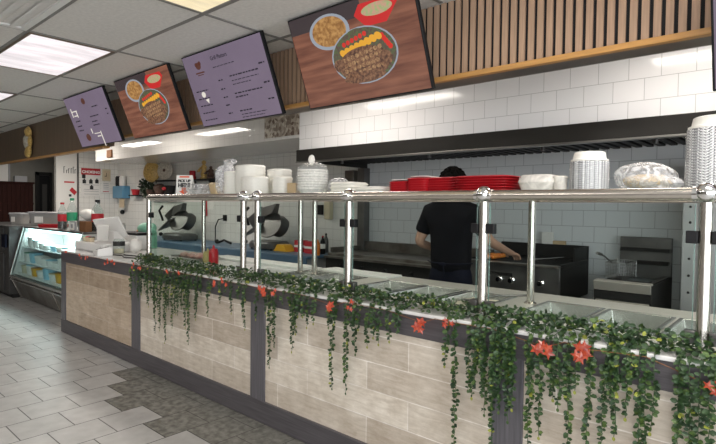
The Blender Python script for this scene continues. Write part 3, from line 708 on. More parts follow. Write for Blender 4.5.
tv(-5.94, 1.06, .575, 'menu2', 'far left lilac menu screen with white lettering and dark logo')
t5 = tv(.20, 1.02, .575, 'menu', 'screen cut off by the right edge, only its dark corner showing')
for o in [t5] + list(t5.children): pass
t5.location.z -= .19

# ------------------------------------------------------------------ things on the guard shelf
SZ = 1.588; KX = .97; BY = 2.62
def sx(x): return x * KX
def sz(z): return 1.5 + (z - 1.5) * KX
# folded "pick up here" sign
x0, x1 = -4.53, -4.375; zt = 1.775
t = thing('pickup_sign', 'white table tent sign reading PICK UP HERE with red arrow', 'sign', ((x0 + x1) / 2, 2.55, SZ))
build('sign_card', MB().hexa([(x0, 2.50, SZ), (x1, 2.50, SZ), (x1, 2.503, SZ), (x0, 2.503, SZ), (x0, 2.52, zt), (x1, 2.52, zt), (x1, 2.523, zt), (x0, 2.523, zt)]).hexa([(x0, 2.60, SZ), (x1, 2.60, SZ), (x1, 2.603, SZ), (x0, 2.603, SZ), (x0, 2.523, zt), (x1, 2.523, zt), (x1, 2.526, zt), (x0, 2.526, zt)]), MT['paper'], t, smooth=False)
def stand_text(body, size, x, y, z, name, m, par, align='CENTER', bold=.002):
    b = MB(); b.text(body, size, Matrix.Translation((x, y, z)) @ Matrix.Rotation(PI / 2 - .1, 4, 'X'), align, bold); return build(name, b, m, par, smooth=False)
xm = (x0 + x1) / 2
t.rotation_euler = (0, 0, R(36)); t.location.y += .03; stand_text('PICK UP', .033, xm, 2.5105, SZ + .123, 'sign_text', MT['ink'], t); stand_text('HERE', .050, xm, 2.506, SZ + .077, 'sign_text', MT['ink'], t, bold=.003)
build('red_arrow', MB().add([(xm - .02, 2.501, SZ + .07), (xm + .025, 2.501, SZ + .07), (xm + .02, 2.499, SZ + .04), (xm + .045, 2.499, SZ + .035), (xm, 2.4975, SZ + .008), (xm - .045, 2.499, SZ + .035), (xm - .02, 2.499, SZ + .04)], [tuple(range(7))]), MT['orangeprint'], t, smooth=False)
build('red_banner', MB().add([(x0 + .03, 2.5165, zt - .022), (x1 - .03, 2.5165, zt - .022), (x1 - .03, 2.518, zt - .008), (x0 + .03, 2.518, zt - .008)], [(0, 1, 2, 3)]), MT['orangeprint'], t, smooth=False)
def tapered(mb, c, w, d, h, k=.8, n=28, sq=6, z0=0.):   # rounded-square tub
    return mb.lathe([(.5 * k, z0), (.5, z0 + h)], c, n, w, d, True, sq)
# clear hinged trays lying on their side + tan cup
t = thing('clear_food_tray', 'clear plastic lidded tray beside the pick up sign', 'food tray', (sx(-4.39), BY, SZ))
m = MB(); tapered(m, (sx(-4.39), BY, SZ), .33, .24, .055, .85); build('tray', m, MT['plastic'], t)
m = MB(); m.lathe([(.5, .055), (.5, .062), (.42, .10), (.02, .105)], (sx(-4.39), BY, SZ), 28, .34, .25, True, 6); build('lid', m, MT['plastic'], t)
t = thing('paper_bowl', 'tan paper bowl with flat lid behind the clear tray', 'bowl', (sx(-4.18), 2.66, SZ))
build('bowl', MB().lathe([(.055, 0), (.076, .095)], (sx(-4.18), 2.66, SZ), 24), MT['tan'], t); build('lid', MB().lathe([(.079, .095), (.079, .104), (.06, .112)], (sx(-4.18), 2.66, SZ), 24), MT['bread'], t)
# bag of cups
def cupstack(cx, cy, r, h, nm, top, rest, grp, mt, rib=.02, sq=0, taper=.9, cat='cup', sy=1.):
    n = max(2, int(h / rib)); hh = rib * 1.6
    for i in range(n):
        last = i == n - 1
        m = MB(); m.lathe([(r * taper, 0), (r * .985, hh * .82), (r, hh * .83), (r, hh), (r * .96, hh), (r * .86, .004)] if not last else [(r * taper, 0), (r * .985, hh * .8), (r, hh * .82), (r, hh), (r * .93, hh * 1.2), (r * .86, hh * 1.24), (r * .84, hh * 1.16)], (0, 0, 0), 24, 1, sy, True, sq)
        o = build(nm, m, mt); o.location = (cx, cy, SZ + i * (h - hh) / max(1, n - 1))
        tag(o, top if last else rest, cat, grp)
cupstack(sx(-3.86), BY, .083, .19, 'foam_cup', 'topmost white foam cup of the tall stack leaning by the clear bag', 'white foam cup lower in the stack beside the clear bag', 'foam cups left of the tall tubs', MT['foam'], .024, taper=.93)
t = thing('plastic_bag', 'tall clear plastic bag standing left of the foam cups', 'bag', (sx(-4.0), BY, SZ))
m = MB()
for k in range(3): m.blob((sx(-4.02) + .03 * k, BY - .02 + .02 * k, SZ + .13 + .012 * k), .13, (.28, .5, .98), .16, 16, 12, k + 3)
build('bag_film', m, MT['plasticbag'], t)
build('bag_knot', MB().blob((sx(-3.92), BY, SZ + .285), .05, (1.5, .7, .5), .6, 14, 8, 9), MT['plasticbag'], t)
cupstack(sx(-3.62), BY, .120, .232, 'foam_tub', 'topmost foam tub of the tallest white stack on the left guard shelf', 'foam tub inside the tallest white stack on the shelf', 'tall stack of white foam tubs', MT['foam'], .029, 3.2, .93, 'tub', .85)
cupstack(sx(-3.41), 2.76, .098, .20, 'foam_tub', 'topmost tub of the white stack standing behind the shorter stack', 'lower tub of the white stack standing behind the shorter stack', 'rear stack of white foam tubs', MT['foam'], .029, 3.2, .93, 'tub', .85)
cupstack(sx(-3.42), 2.52, .104, .128, 'foam_tub', 'topmost tub of the short white stack over the joint of the rails', 'lower tub of the short white stack over the joint of the rails', 'short stack of white foam tubs', MT['foam'], .028, 3.2, .93, 'tub', .85)
cupstack(sx(-3.20), BY, .074, .125, 'foam_tub', 'topmost tub of the rightmost white stack before the tan box', 'lower tub of the rightmost white stack before the tan box', 'right end stack of white foam tubs', MT['foam'], .028, 3.2, .93, 'tub', .9)
tag(build('cardboard_box', MB().box((sx(-3.095), 2.58, SZ), (sx(-2.99), 2.72, SZ + .085)), MT['tan'], origin=(sx(-3.05), 2.65, SZ), bevel=.003), 'small tan cardboard box between white tubs and bagged cups', 'box')
# bagged stack of foam bowls
def bagged(cx, cy, r, h, label, nm, dome=True):
    n = int(h / .02)
    for i in range(n):
        m = MB().lathe([(r * .72, 0), (r * .97, .03), (r, .032), (r, .042), (r * .96, .042), (r * .68, .006)], (0, 0, 0), 28)
        o = build('foam_bowl', m, MT['foam']); o.location = (cx, cy, SZ + .004 + i * (h - .045) / (n - 1)); 
        tag(o, 'white foam bowl stacked inside the knotted clear bag' if i < n - 1 else 'topmost white foam bowl inside the knotted clear bag', 'bowl', 'foam bowls in the knotted bag')
    t = thing('plastic_bag', label, 'bag', (cx, cy, SZ))
    m = MB(); prof = [(r * 1.05, 0), (r * 1.10, h * .3), (r * 1.07, h * .8), (r * .95, h + .02), (r * .55, h + .05), (r * .16, h + .062)]
    build('bag_film', m.lathe(prof, (cx, cy, SZ), 30, closed=False), MT['sleeve'], t)
    build('bag_knot', MB().blob((cx - .01, cy, SZ + h + .075), .03, (.7, .7, 1.3), .5, 12, 8, 4), MT['foam'], t)
bagged(sx(-2.85), BY, .112, .175, 'clear knotted plastic bag around a white bowl stack, right of the tan box', 'b')
t = thing('plastic_bag', 'low crumpled clear bag of cups beside the knotted bag', 'bag', (sx(-2.63), 2.68, SZ))
build('bag_film', MB().blob((sx(-2.63), 2.68, SZ + .055), .085, (1., .9, .72), .3, 16, 10, 12), MT['plasticbag'], t)
build('cups_inside', MB().lathe([(.05, 0), (.06, .085)], (sx(-2.64), 2.68, SZ), 20), MT['foam'], t)
# clamshells
def clam(cx, cy, w, d, h, z, label, grp):
    m = MB(); m.lathe([(.44, 0), (.49, h * .48), (.51, h * .5), (.51, h * .55), (.48, h * .6), (.43, h), (.40, h)], (0, 0, 0), 28, w, d, True, 7)
    o = build('foam_clamshell', m, MT['foam']); o.location = (cx, cy, z); return tag(o, label, 'takeout box', grp)
for i in range(3): clam(sx(-2.475), BY, .215, .22, .028, SZ + .025 * i, 'topmost white foam clamshell of the low stack by the ball fitting' if i == 2 else 'lower white foam clamshell of the low stack by the ball fitting', 'low stack of foam clamshells')
clam(sx(-2.23), 2.60, .25, .24, .042, SZ, 'single flat white foam box between clamshell stack and red trays', 'flat foam boxes')
# red trays
def red_stack(cx, w, d, h, n, lab, tilt=0., cy=BY):
    st_ = h / n
    for i in range(n):
        m = MB(); k = i / max(1, n - 1)
        m.lathe([(.46, 0), (.50, st_ * .75), (.515, st_ * .78), (.515, st_ * .95), (.47, st_ * 1.0), (.43, st_ * .5), (.02, st_ * .45)] if i < n - 1 else [(.46, 0), (.50, st_ * .7), (.515, st_ * .75), (.515, st_ * .95), (.42, st_ * 1.35), (.02, st_ * 1.5)], (0, 0, 0), 32, w, d, True, 6)
        o = build('red_tray', m, MT['redlid']); o.location = (cx + random.uniform(-.004, .004), cy + random.uniform(-.004, .004), SZ + i * st_); o.rotation_euler = (0, 0, tilt + random.uniform(-.02, .02))
        tag(o, ('topmost red tray of ' if i == n - 1 else 'lower red tray of ') + lab, 'tray', 'red trays in ' + lab)
red_stack(sx(-1.985), .145, .17, .068, 5, 'the lowest red stack, left end')
red_stack(sx(-1.835), .15, .20, .085, 6, 'the second red stack from the left')
red_stack(sx(-1.69), .225, .26, .085, 6, 'the red stack behind the person\'s head', 0, 2.68)
red_stack(sx(-1.41), .345, .30, .085, 6, 'the widest red stack above the middle post', 0, 2.66)
for xx, w_, z_ in ((-1.985, .105, .066), (-1.835, .105, .0835)):
    o = build('foam_plate', MB().lathe([(.49, 0), (.5, .003), (.47, .005)], (0, 0, 0), 28, w_ + .02, .17, True, 6), MT['foam'])  # white sheet added to imitate the highlight on the tray tops
    o.location = (sx(xx), BY, SZ + z_ + .012); tag(o, 'flat white foam plate lying on the ' + ('lowest' if z_ < .08 else 'second') + ' red tray stack', 'plate')
# clear clamshell & bowls right
t = thing('clear_container', 'cloudy clear plastic container between red trays and grey bowl sleeve', 'container', (sx(-1.10), BY, SZ))
build('base', MB().lathe([(.42, 0), (.5, .045)], (sx(-1.10), BY, SZ), 28, .18, .17, True, 6), MT['cloudy'], t)
build('lid', MB().lathe([(.51, .045), (.51, .053), (.44, .082), (.40, .086)], (sx(-1.10), BY, SZ), 28, .18, .17, True, 6), MT['cloudy'], t)
t = thing('clear_container', 'small clear plastic cup tight against the grey bowl sleeve', 'container', (sx(-.985), 2.6, SZ))
build('base', MB().lathe([(.030, 0), (.036, .066)], (sx(-.985), 2.6, SZ), 20), MT['cloudy'], t)
build('lid', MB().lathe([(.039, .066), (.039, .072), (.03, .078)], (sx(-.985), 2.6, SZ), 20), MT['cloudy'], t)
def bowl_stack(cx, cy, r, h, htop, lab, n, squ=0):
    st_ = h / n
    for i in range(n):
        m = MB().lathe([(r * .80, 0), (r * .992, st_ * .3), (r, st_ * .35), (r, st_ * 1.12), (r * .985, st_ * 1.2), (r * .75, st_ * .4)], (0, 0, 0), 32)
        o = build('foam_bowl', m, MT['bowlgrey']); o.location = (cx, cy, SZ + i * st_); tag(o, 'grey speckled foam bowl within ' + lab, 'bowl', 'foam bowls of ' + lab)
    z0 = SZ + h + .004
    o = build('foam_bowl', MB().lathe([(r * .97, 0), (r * .97, htop * .18), (r * .86, htop * .25), (r * .80, htop * .92), (r * .72, htop), (r * .3, htop)], (0, 0, 0), 40), MT['foam']); o.location = (cx, cy, z0)
    tag(o, 'upside-down white foam bowl on top of ' + lab, 'bowl')
    t = thing('plastic_sleeve', 'clear plastic sleeve around ' + lab, 'sleeve', (cx, cy, SZ))
    build('sleeve_film', MB().lathe([(r * 1.035, 0), (r * 1.04, h * .4), (r * 1.03, h * .93)], (cx, cy, SZ), 40, closed=False), MT['sleeve'], t)
bowl_stack(sx(-.85), BY, .087, .140, .045, 'the short grey stack beside the bagged bread', 14)
bowl_stack(sx(-.325), 2.62, .108, .252, .05, 'the tall grey stack at the right end', 22)
# bread bag
t = thing('bread_bag', 'large clear plastic bag holding flatbread between the two grey bowl stacks', 'bag', (sx(-.60), BY, SZ))
build('flatbread', MB().blob((sx(-.585), BY, SZ + .04), .1, (1.05, .9, .36), .2, 18, 10, 5), MT['bread'], t)
m = MB(); m.blob((sx(-.605), BY, SZ + .062), .13, (1.0, .85, .52), .16, 26, 14, 21); m.blob((sx(-.50), BY - .03, SZ + .03), .06, (1.0, .8, .5), .5, 18, 10, 25)
build('bag_film', m, MT['plasticbag'], t)

# ------------------------------------------------------------------ cook line
# hood
t = thing('exhaust_hood', 'long black exhaust hood with bright lower lip above the cook line', 'hood', (-.3, 4.5, 2.0))
HX0, HX1 = -4.42, 3.35
build('hood_face', MB().box((HX0, 3.93, 2.0), (HX1, 3.97, 2.132)), MT['blackmetal'], t, bevel=.003)
build('hood_end', MB().box((HX0, 3.97, 2.0), (HX0 + .03, 5.14, 2.132)), MT['blackmetal'], t)
build('hood_top', MB().box((HX0, 3.97, 2.128), (HX1, 5.14, 2.134)), MT['soot'], t, smooth=False)
build('hood_lip', MB().box((HX0, 3.92, 1.985), (HX1, 3.985, 2.0)), MT['lip'], t, bevel=.002)
fl = MB()
for i in range(int((HX1 - HX0 - .1) / .09)):
    x = HX0 + .06 + i * .09; fl.box((x, 4.4, 2.055), (x + .05, 5.1, 2.075))
build('grease_filter', fl, MT['soot'], t, smooth=False)
for x in (-4.1, -2.9, -1.75, -.9): build('fire_nozzle', MB().tube([(x, 4.35, 2.12), (x, 4.35, 2.02)], .012, 8).tube([(x, 4.35, 2.03), (x, 4.35, 1.995)], .02, 10), MT['darksteel'], t)
build('fire_pipe', MB().tube([(HX0 + .2, 4.35, 2.1), (HX1 - .2, 4.35, 2.1)], .014, 8), MT['darksteel'], t)
tag(build('steel_post', MB().box((-4.46, 5.03, .9), (-4.345, 5.14, 2.0)), MT['darksteel'], origin=(-4.4, 5.1, .9), bevel=.004), 'dark square steel post under the left end of the hood', 'post')
tag(build('wall_box', MB().box((-4.72, 5.06, 1.72), (-4.56, 5.149, 1.98)), MT['greased'], origin=(-4.64, 5.1, 1.72), bevel=.006), 'brown-grey metal control box on the tiles under the hood end', 'box')
# griddle
t = thing('griddle', 'wide flat steel griddle with low back splash behind the steam table', 'griddle', (-3.4, 4.8, .6))
gx0, gx1 = -4.42, -2.56
build('griddle_plate', MB().box((gx0, 4.45, .90), (gx1, 5.08, .945)), MT['greased'], t, bevel=.004)
build('back_splash', MB().box((gx0, 5.06, .90), (gx1, 5.10, 1.06)), MT['greased'], t, bevel=.004)
build('side_guard', MB().box((gx0, 4.5, .945), (gx0 + .015, 5.06, 1.0)).box((gx1 - .015, 4.5, .945), (gx1, 5.06, 1.0)), MT['greased'], t)
build('grease_trough', MB().box((gx0, 4.38, .885), (gx1, 4.45, .91)), MT['greased'], t, bevel=.003)
build('front_panel', MB().box((gx0, 4.42, .70), (gx1, 4.46, .885)), MT['soot'], t)
for i in range(5): build('knob', ymb(gx0 + .25 + i * .34, 4.42, .80).lathe([(.026, 0), (.02, .035)], (0, 0, 0), 14), MT['black'], t)
for x in (gx0 + .06, gx1 - .06):
    for y in (4.5, 5.03): build('leg', MB().tube([(x, y, .60), (x, y, .72)], .022, 10), MT['darksteel'], t)
build('body', MB().box((gx0 + .01, 4.46, .70), (gx1 - .01, 5.08, .9)), MT['soot'], t, smooth=False)
# stand under griddle and broiler
t = thing('equipment_stand', 'low steel equipment stand carrying griddle and broiler', 'stand', (-3, 4.8, 0))
build('stand_top', MB().box((-4.45, 4.40, .565), (-1.50, 5.12, .60)), MT['darksteel'], t, bevel=.003)
build('undershelf', MB().box((-4.42, 4.45, .18), (-1.53, 5.10, .20)), MT['darksteel'], t)
for x in (-4.4, -3.0, -1.57):
    for y in (4.46, 5.06): build('leg', MB().tube([(x, y, 0), (x, y, .57)], .024, 12), MT['steel'], t)
# charbroiler
bx0, bx1, by0, by1 = -2.46, -1.585, 4.35, 5.06
t = thing('charbroiler', 'black charbroiler with steel front and round knobs where the cook is reaching', 'broiler', ((bx0 + bx1) / 2, 4.7, .6))
build('front_panel', MB().box((bx0, by0, .775), (bx1, by0 + .03, 1.005)), MT['darksteel'], t, bevel=.003)
build('front_ledge', MB().box((bx0, by0 - .035, 1.0), (bx1, by0 + .07, 1.018)), MT['greased'], t, bevel=.004)
build('body', MB().box((bx0, by0 + .03, .70), (bx1, by1, .985)), MT['soot'], t, bevel=.003)
build('side_panel', MB().box((bx0, by0 + .03, .985), (bx0 + .015, by1, 1.03)).box((bx1 - .015, by0 + .03, .985), (bx1, by1, 1.03)), MT['soot'], t)
build('back_splash', MB().box((bx0, by1, .7), (bx1, by1 + .03, 1.155)), MT['soot'], t, bevel=.003)
build('splash_guard', MB().box((bx1 - .022, 4.72, 1.03), (bx1 - .006, by1, 1.15)), MT['soot'], t, bevel=.003)
gr = MB()
for i in range(26): gr.tube([(bx0 + .03 + i * .032, by0 + .08, 1.012), (bx0 + .03 + i * .032, by1 - .02, 1.024)], .007, 6)
build('grate', gr, MT['soot'], t)
for kx in (-2.30, -2.12, -2.005, -1.742): build('knob', ymb(kx, by0, .862).lathe([(.030, 0), (.030, .012), (.022, .02), (.020, .045)], (0, 0, 0), 18), MT['chrome'], t)
build('name_plate', MB().box((-2.22, by0 - .004, .893), (-2.0, by0, .925)), MT['steel'], t)
for x in (bx0 + .06, bx1 - .06):
    for y in (by0 + .08, by1 - .06): build('leg', MB().tube([(x, y, .60), (x, y, .71)], .022, 10), MT['steel'], t)
t = thing('grill_skewers', 'orange saffron skewers on the broiler grate by the cook\'s hand', 'food', (-2.2, 4.5, 1.02))
for i in range(3):
    m = MB()
    for k in range(6): m.ball((-2.36 + i * .055, 4.46 + k * .045, 1.045), .024, 10, 6, (1, .9, .9))
    build('chicken_pieces', m, MT['saffron'], t); build('skewer', MB().tube([(-2.36 + i * .055, 4.40, 1.045), (-2.36 + i * .055, 4.78, 1.045)], .003, 6), MT['steel'], t)
t = thing('tongs', 'steel tongs lying on the broiler right of the hand', 'tongs', (-1.8, 4.6, 1.03))
for s in (-1, 1): build('arm', MB().tube([(-1.90, 4.52 + s * .012, 1.04), (-1.78, 4.66 + s * .018, 1.05), (-1.70, 4.76, 1.06)], [.009, .008, .006], 8), MT['steel'], t)
tag(build('spice_box', MB().box((-2.03, 5.06, 1.155), (-1.92, 5.10, 1.27)), MT['paper'], origin=(-1.97, 5.08, 1.155), bevel=.003), 'pale small box standing on the broiler back splash', 'box')
tag(build('spice_box', MB().box((-1.92, 5.06, 1.155), (-1.80, 5.10, 1.19)), MT['tan'], origin=(-1.86, 5.08, 1.155), bevel=.003), 'flat brown box lying right of the pale box on the splash', 'box')
# fryer
t = thing('deep_fryer', 'stainless deep fryer with tall stepped back panel and pale front apron', 'fryer', (-1.1, 4.7, 0))
fx0, fx1, fy0, fy1 = -1.305, -.90, 4.30, 5.08
build('cabinet', MB().box((fx0, fy0 + .06, .12), (fx1, fy1, .80)), MT['darksteel'], t, bevel=.003)
build('side_panel', MB().box((fx1 - .012, fy0 + .04, .12), (fx1 + .002, fy1, .93)).box((fx0 - .002, fy0 + .04, .12), (fx0 + .012, fy1, .93)), MT['soot'], t)
build('front_apron', MB().hexa([(fx0, fy0 + .03, .865), (fx1, fy0 + .03, .865), (fx1, fy0 + .06, .865), (fx0, fy0 + .06, .865), (fx0, fy0, .94), (fx1, fy0, .94), (fx1, fy0 + .10, .945), (fx0, fy0 + .10, .945)]), MT['satin'], t, bevel=.004)
build('tank_rim', MB().box((fx0 + .012, fy0 + .1, .92), (fx0 + .05, fy1 - .06, .94)).box((fx1 - .05, fy0 + .1, .92), (fx1 - .012, fy1 - .06, .94)), MT['steel'], t)
build('oil', MB().box((fx0 + .05, fy0 + .1, .80), (fx1 - .05, fy1 - .06, .875)), MT['cola'], t)
build('door', MB().box((fx0 + .01, fy0 + .035, .15), (fx1 - .01, fy0 + .06, .79)), MT['satin'], t, bevel=.004)
build('door_band', MB().box((fx0, fy0 + .03, .80), (fx1, fy0 + .06, .86)), MT['soot'], t)
bp_ = MB(); bp_.box((fx0, 5.05, .90), (fx1, 5.09, 1.262)); bp_.hexa([(fx0 + .01, 4.99, 1.14), (fx1 - .01, 4.99, 1.14), (fx1 - .01, 5.05, 1.14), (fx0 + .01, 5.05, 1.14), (fx0 + .01, 5.02, 1.17), (fx1 - .01, 5.02, 1.17), (fx1 - .01, 5.05, 1.17), (fx0 + .01, 5.05, 1.17)])
bp_.hexa([(fx0 + .01, 4.96, 1.03), (fx1 - .01, 4.96, 1.03), (fx1 - .01, 5.05, 1.03), (fx0 + .01, 5.05, 1.03), (fx0 + .01, 5.0, 1.06), (fx1 - .01, 5.0, 1.06), (fx1 - .01, 5.05, 1.06), (fx0 + .01, 5.05, 1.06)])
build('back_panel', bp_, MT['darksteel'], t, bevel=.003)
for x in (fx0 + .05, fx1 - .05):
    for y in (fy0 + .1, fy1 - .05): build('leg', MB().tube([(x, y, 0), (x, y, .13)], .025, 12), MT['steel'], t)
def basket(cx, y0_, y1_, z0, z1, w, label):
    t = thing('fry_basket', label, 'basket', (cx, (y0_ + y1_) / 2, z0))
    wires = MB(); n = 8
    for i in range(n + 1):
        x = cx - w / 2 + w * i / n; wires.tube([(x, y0_, z1), (x * 1 , y0_ + .02, z0), (x, y1_ - .02, z0), (x, y1_, z1)], .0016, 4, False)
    for i in range(11):
        y = y0_ + (y1_ - y0_) * i / 10; wires.tube([(cx - w / 2, y, z1), (cx - w / 2 + .012, y, z0), (cx + w / 2 - .012, y, z0), (cx + w / 2, y, z1)], .0016, 4, False)
    for k in range(1, 5):
        z = z0 + (z1 - z0) * k / 5; wires.tube([(cx - w / 2, y0_, z), (cx + w / 2, y0_, z), (cx + w / 2, y1_, z), (cx - w / 2, y1_, z), (cx - w / 2, y0_, z)], .0014, 4, False)
    build('wire_mesh', wires, MT['wirebasket'], t)
    build('rim', MB().tube([(cx - w / 2, y0_, z1), (cx + w / 2, y0_, z1), (cx + w / 2, y1_, z1), (cx - w / 2, y1_, z1), (cx - w / 2, y0_, z1)], .004, 6), MT['wirebasket'], t)
    build('handle', MB().tube([(cx - .03, y0_, z1), (cx - .05, y0_ - .1, z1 + .05), (cx - .06, y0_ - .17, z1 + .075)], .006, 8).tube([(cx - .06, y0_ - .17, z1 + .075), (cx - .07, y0_ - .25, z1 + .09)], .012, 8), MT['wirebasket'], t)
basket(-1.20, 4.52, 4.86, .93, 1.07, .15, 'wire fry basket with handle up, hanging in the fryer')
# tall stainless cabinet
t = thing('stainless_cabinet', 'tall stainless upright with a row of bolts at the right end of the cook line', 'cabinet', (-.3, 4.9, 0))
build('cabinet_body', MB().box((-.765, 4.66, 0), (.2, 5.13, 1.885)), MT['column'], t, bevel=.004)
build('door', MB().box((-.66, 4.64, .1), (.19, 4.66, 1.86)), MT['column'], t, bevel=.004)
for z in (1.53, 1.41, 1.27, 1.13, 1.0, .87): build('bolt', MB().ball((-.715, 4.66, z), .010, 10, 6), MT['soot'], t)

# ------------------------------------------------------------------ person
def skinmesh(name, vs, es, m, parent, sub=2):
    me = bpy.data.meshes.new(name); og = Vector(ORG[parent.name])
    me.from_pydata([tuple(Vector(v[0])) for v in vs], es, []); me.materials.append(m)
    o = bpy.data.objects.new(name, me); COL.objects.link(o); o.parent = parent; ORG[o.name] = tuple(og)
    q = o.modifiers.new('skin', 'SKIN'); q.use_smooth_shade = True
    sk = me.skin_vertices[0].data
    for i, v in enumerate(vs):
        r = v[1]; sk[i].radius = r if isinstance(r, tuple) else (r, r); sk[i].use_root = (i == 0)
    q2 = o.modifiers.new('s', 'SUBSURF'); q2.levels = sub; q2.render_levels = sub
    dg = bpy.context.evaluated_depsgraph_get(); bpy.context.view_layer.update()
    me2 = bpy.data.meshes.new_from_object(o.evaluated_get(bpy.context.evaluated_depsgraph_get()))
    o.modifiers.clear(); o.data = me2
    if not me2.materials: me2.materials.append(m)
    me2.polygons.foreach_set('use_smooth', [True] * len(me2.polygons))
    return o
P0 = (-2.285, 3.77, 0)
person = thing('person', 'person with dark curly hair in black t-shirt, seen from behind, reaching over the grill', 'person', P0)
person.rotation_euler = (0, 0, R(8))
# joints, local: +Y is where the person faces, +X is the right hand
J = dict(pel=(0, 0, .97), waist=(0, .01, 1.12), chest=(0, .0, 1.32), upch=(0, -.01, 1.44), neck=(0, 0, 1.53), skull0=(0, .02, 1.62), skull=(0, .03, 1.72),
         shl=(-.185, -.01, 1.44), ell=(-.29, -.03, 1.20), wrl=(-.23, .20, 1.13), shr=(.185, 0, 1.44), elr=(.30, .10, 1.225), wrr=(.37, .38, 1.125),
         hil=(-.10, 0, .92), knl=(-.11, .03, .50), anl=(-.11, -.01, .10), hir=(.10, 0, .92), knr=(.11, .03, .50), anr=(.11, -.01, .10),
         tol=(-.13, .17, .045), tor=(.13, .17, .045))
K = list(J); ix = {k: i for i, k in enumerate(K)}
RD = dict(pel=(.12, .09), waist=(.13, .095), chest=(.16, .115), upch=(.14, .10), neck=.062, skull0=(.072, .085), skull=(.078, .092), shl=.066, ell=.046, wrl=.031, shr=.066, elr=.046, wrr=.031,
          hil=.08, knl=.065, anl=.045, hir=.08, knr=.065, anr=.045, tol=.035, tor=.035)
E_ = [('pel', 'waist'), ('waist', 'chest'), ('chest', 'upch'), ('upch', 'neck'), ('neck', 'skull0'), ('skull0', 'skull'), ('upch', 'shl'), ('shl', 'ell'), ('ell', 'wrl'), ('upch', 'shr'), ('shr', 'elr'), ('elr', 'wrr'),
      ('pel', 'hil'), ('hil', 'knl'), ('knl', 'anl'), ('anl', 'tol'), ('pel', 'hir'), ('hir', 'knr'), ('knr', 'anr'), ('anr', 'tor')]
vs = [(J[k], RD[k]) for k in K]; es = [(ix[a], ix[b]) for a, b in E_]
# hands: palm + five fingers
def hand(wr, dirv, up, side):
    w0 = Vector(J[wr]); d = Vector(dirv).normalized(); u = Vector(up).normalized(); a = d.cross(u).normalized() * side
    iw = ix[wr]; base = len(vs)
    vs.append((tuple(w0 + d * .05), (.034, .020))); es.append((iw, base))
    for k, (off, L) in enumerate(((-.030, .072), (-.010, .082), (.011, .077), (.031, .060))):
        b0 = len(vs); p = w0 + d * .095 + a * off
        vs.append((tuple(p), .0105)); es.append((base, b0))
        q = p + d * L * .5 - u * .008; vs.append((tuple(q), .0092)); es.append((b0, b0 + 1))
        q2 = q + d * L * .42 - u * .030; vs.append((tuple(q2), .0078)); es.append((b0 + 1, b0 + 2))
    b0 = len(vs); p = w0 + d * .04 - a * .042; vs.append((tuple(p), .013)); es.append((base, b0))
    q = p + d * .035 - a * .022 - u * .012; vs.append((tuple(q), .011)); es.append((b0, b0 + 1))
    vs.append((tuple(q + d * .03 - u * .012), .009)); es.append((b0 + 1, b0 + 2))
hand('wrr', (.25, .9, -.25), (0, .25, 1), 1); hand('wrl', (.35, .9, -.1), (0, .1, 1), -1)
body = skinmesh('body', vs, es, MT['skin'], person)
def part_local(name, mb, m, par=person):
    mb2 = MB(); mb2.v = [tuple(Vector(p) + Vector(P0)) for p in mb.v]; mb2.f = mb.f; mb2.m = mb.m
    return build(name, mb2, m, par)
# face features
part_local('nose', MB().blob((0, .128, 1.665), .022, (.7, 1, 1.1), 0), MT['skin'])
for s in (-1, 1):
    part_local('ear', MB().blob((s * .088, .02, 1.665), .03, (.35, .7, 1.1), .1), MT['skin']); part_local('eye', MB().ball((s * .033, .112, 1.69), .013), MT['eye'])
part_local('mouth', MB().blob((0, .115, 1.615), .024, (1.1, .4, .35), 0), MT['lips'])
hr = MB(); rnd = random.Random(3)
hr.blob((0, .012, 1.722), .112, (.98, 1.0, .98), .12, 18, 12, 2)
for i in range(150):
    a = rnd.uniform(0, 2 * PI); e = rnd.uniform(-.55, 1.5); v = Vector((math.cos(a) * math.cos(e), math.sin(a) * math.cos(e), math.sin(e)))
    if v.y > .55 and v.z < .35: continue
    hr.ball(Vector((0, .012, 1.725)) + v * .108, rnd.uniform(.013, .022), 6, 4)
part_local('hair', hr, MT['hair'])
tv_ = [((0, 0, .90), (.20, .150)), ((0, .005, 1.10), (.188, .138)), ((0, 0, 1.30), (.195, .138)), ((0, -.01, 1.45), (.160, .118)), ((0, -.005, 1.575), (.085, .085)),
       ((-.19, -.01, 1.46), (.088, .088)), ((-.245, -.02, 1.315), (.075, .075)), ((-.262, -.024, 1.275), (.074, .074)), ((.19, 0, 1.46), (.088, .088)), ((.252, .06, 1.325), (.074, .074)), ((.268, .075, 1.29), (.073, .073))]
skinmesh('t_shirt', tv_, [(0, 1), (1, 2), (2, 3), (3, 4), (3, 5), (5, 6), (6, 7), (3, 8), (8, 9), (9, 10)], MT['tee'], person)
pv = [((0, 0, 1.08), (.16, .12)), ((0, 0, .90), (.185, .14)), ((-.1, 0, .85), .115), ((-.112, .02, .5), .085), ((-.112, -.01, .09), .07), ((.1, 0, .85), .115), ((.112, .02, .5), .085), ((.112, -.01, .09), .07)]
skinmesh('trousers', pv, [(0, 1), (1, 2), (2, 3), (3, 4), (1, 5), (5, 6), (6, 7)], MT['navy'], person)
for s in (-1, 1): skinmesh('shoe', [((s * .112, -.05, .05), (.045, .05)), ((s * .118, .06, .045), (.048, .045)), ((s * .13, .19, .035), (.042, .032))], [(0, 1), (1, 2)], MT['shoe'], person)
part_local('apron_tie', MB().tube([(-.20, -.02, 1.045), (-.13, -.12, 1.045), (0, -.150, 1.04), (.13, -.12, 1.045), (.20, -.02, 1.045)], .005, 8).blob((0, -.172, 1.04), .022, (1.5, .6, .8), .3).tube([(.005, -.17, 1.035), (.02, -.165, .92)], .006, 6), MT['navy'])

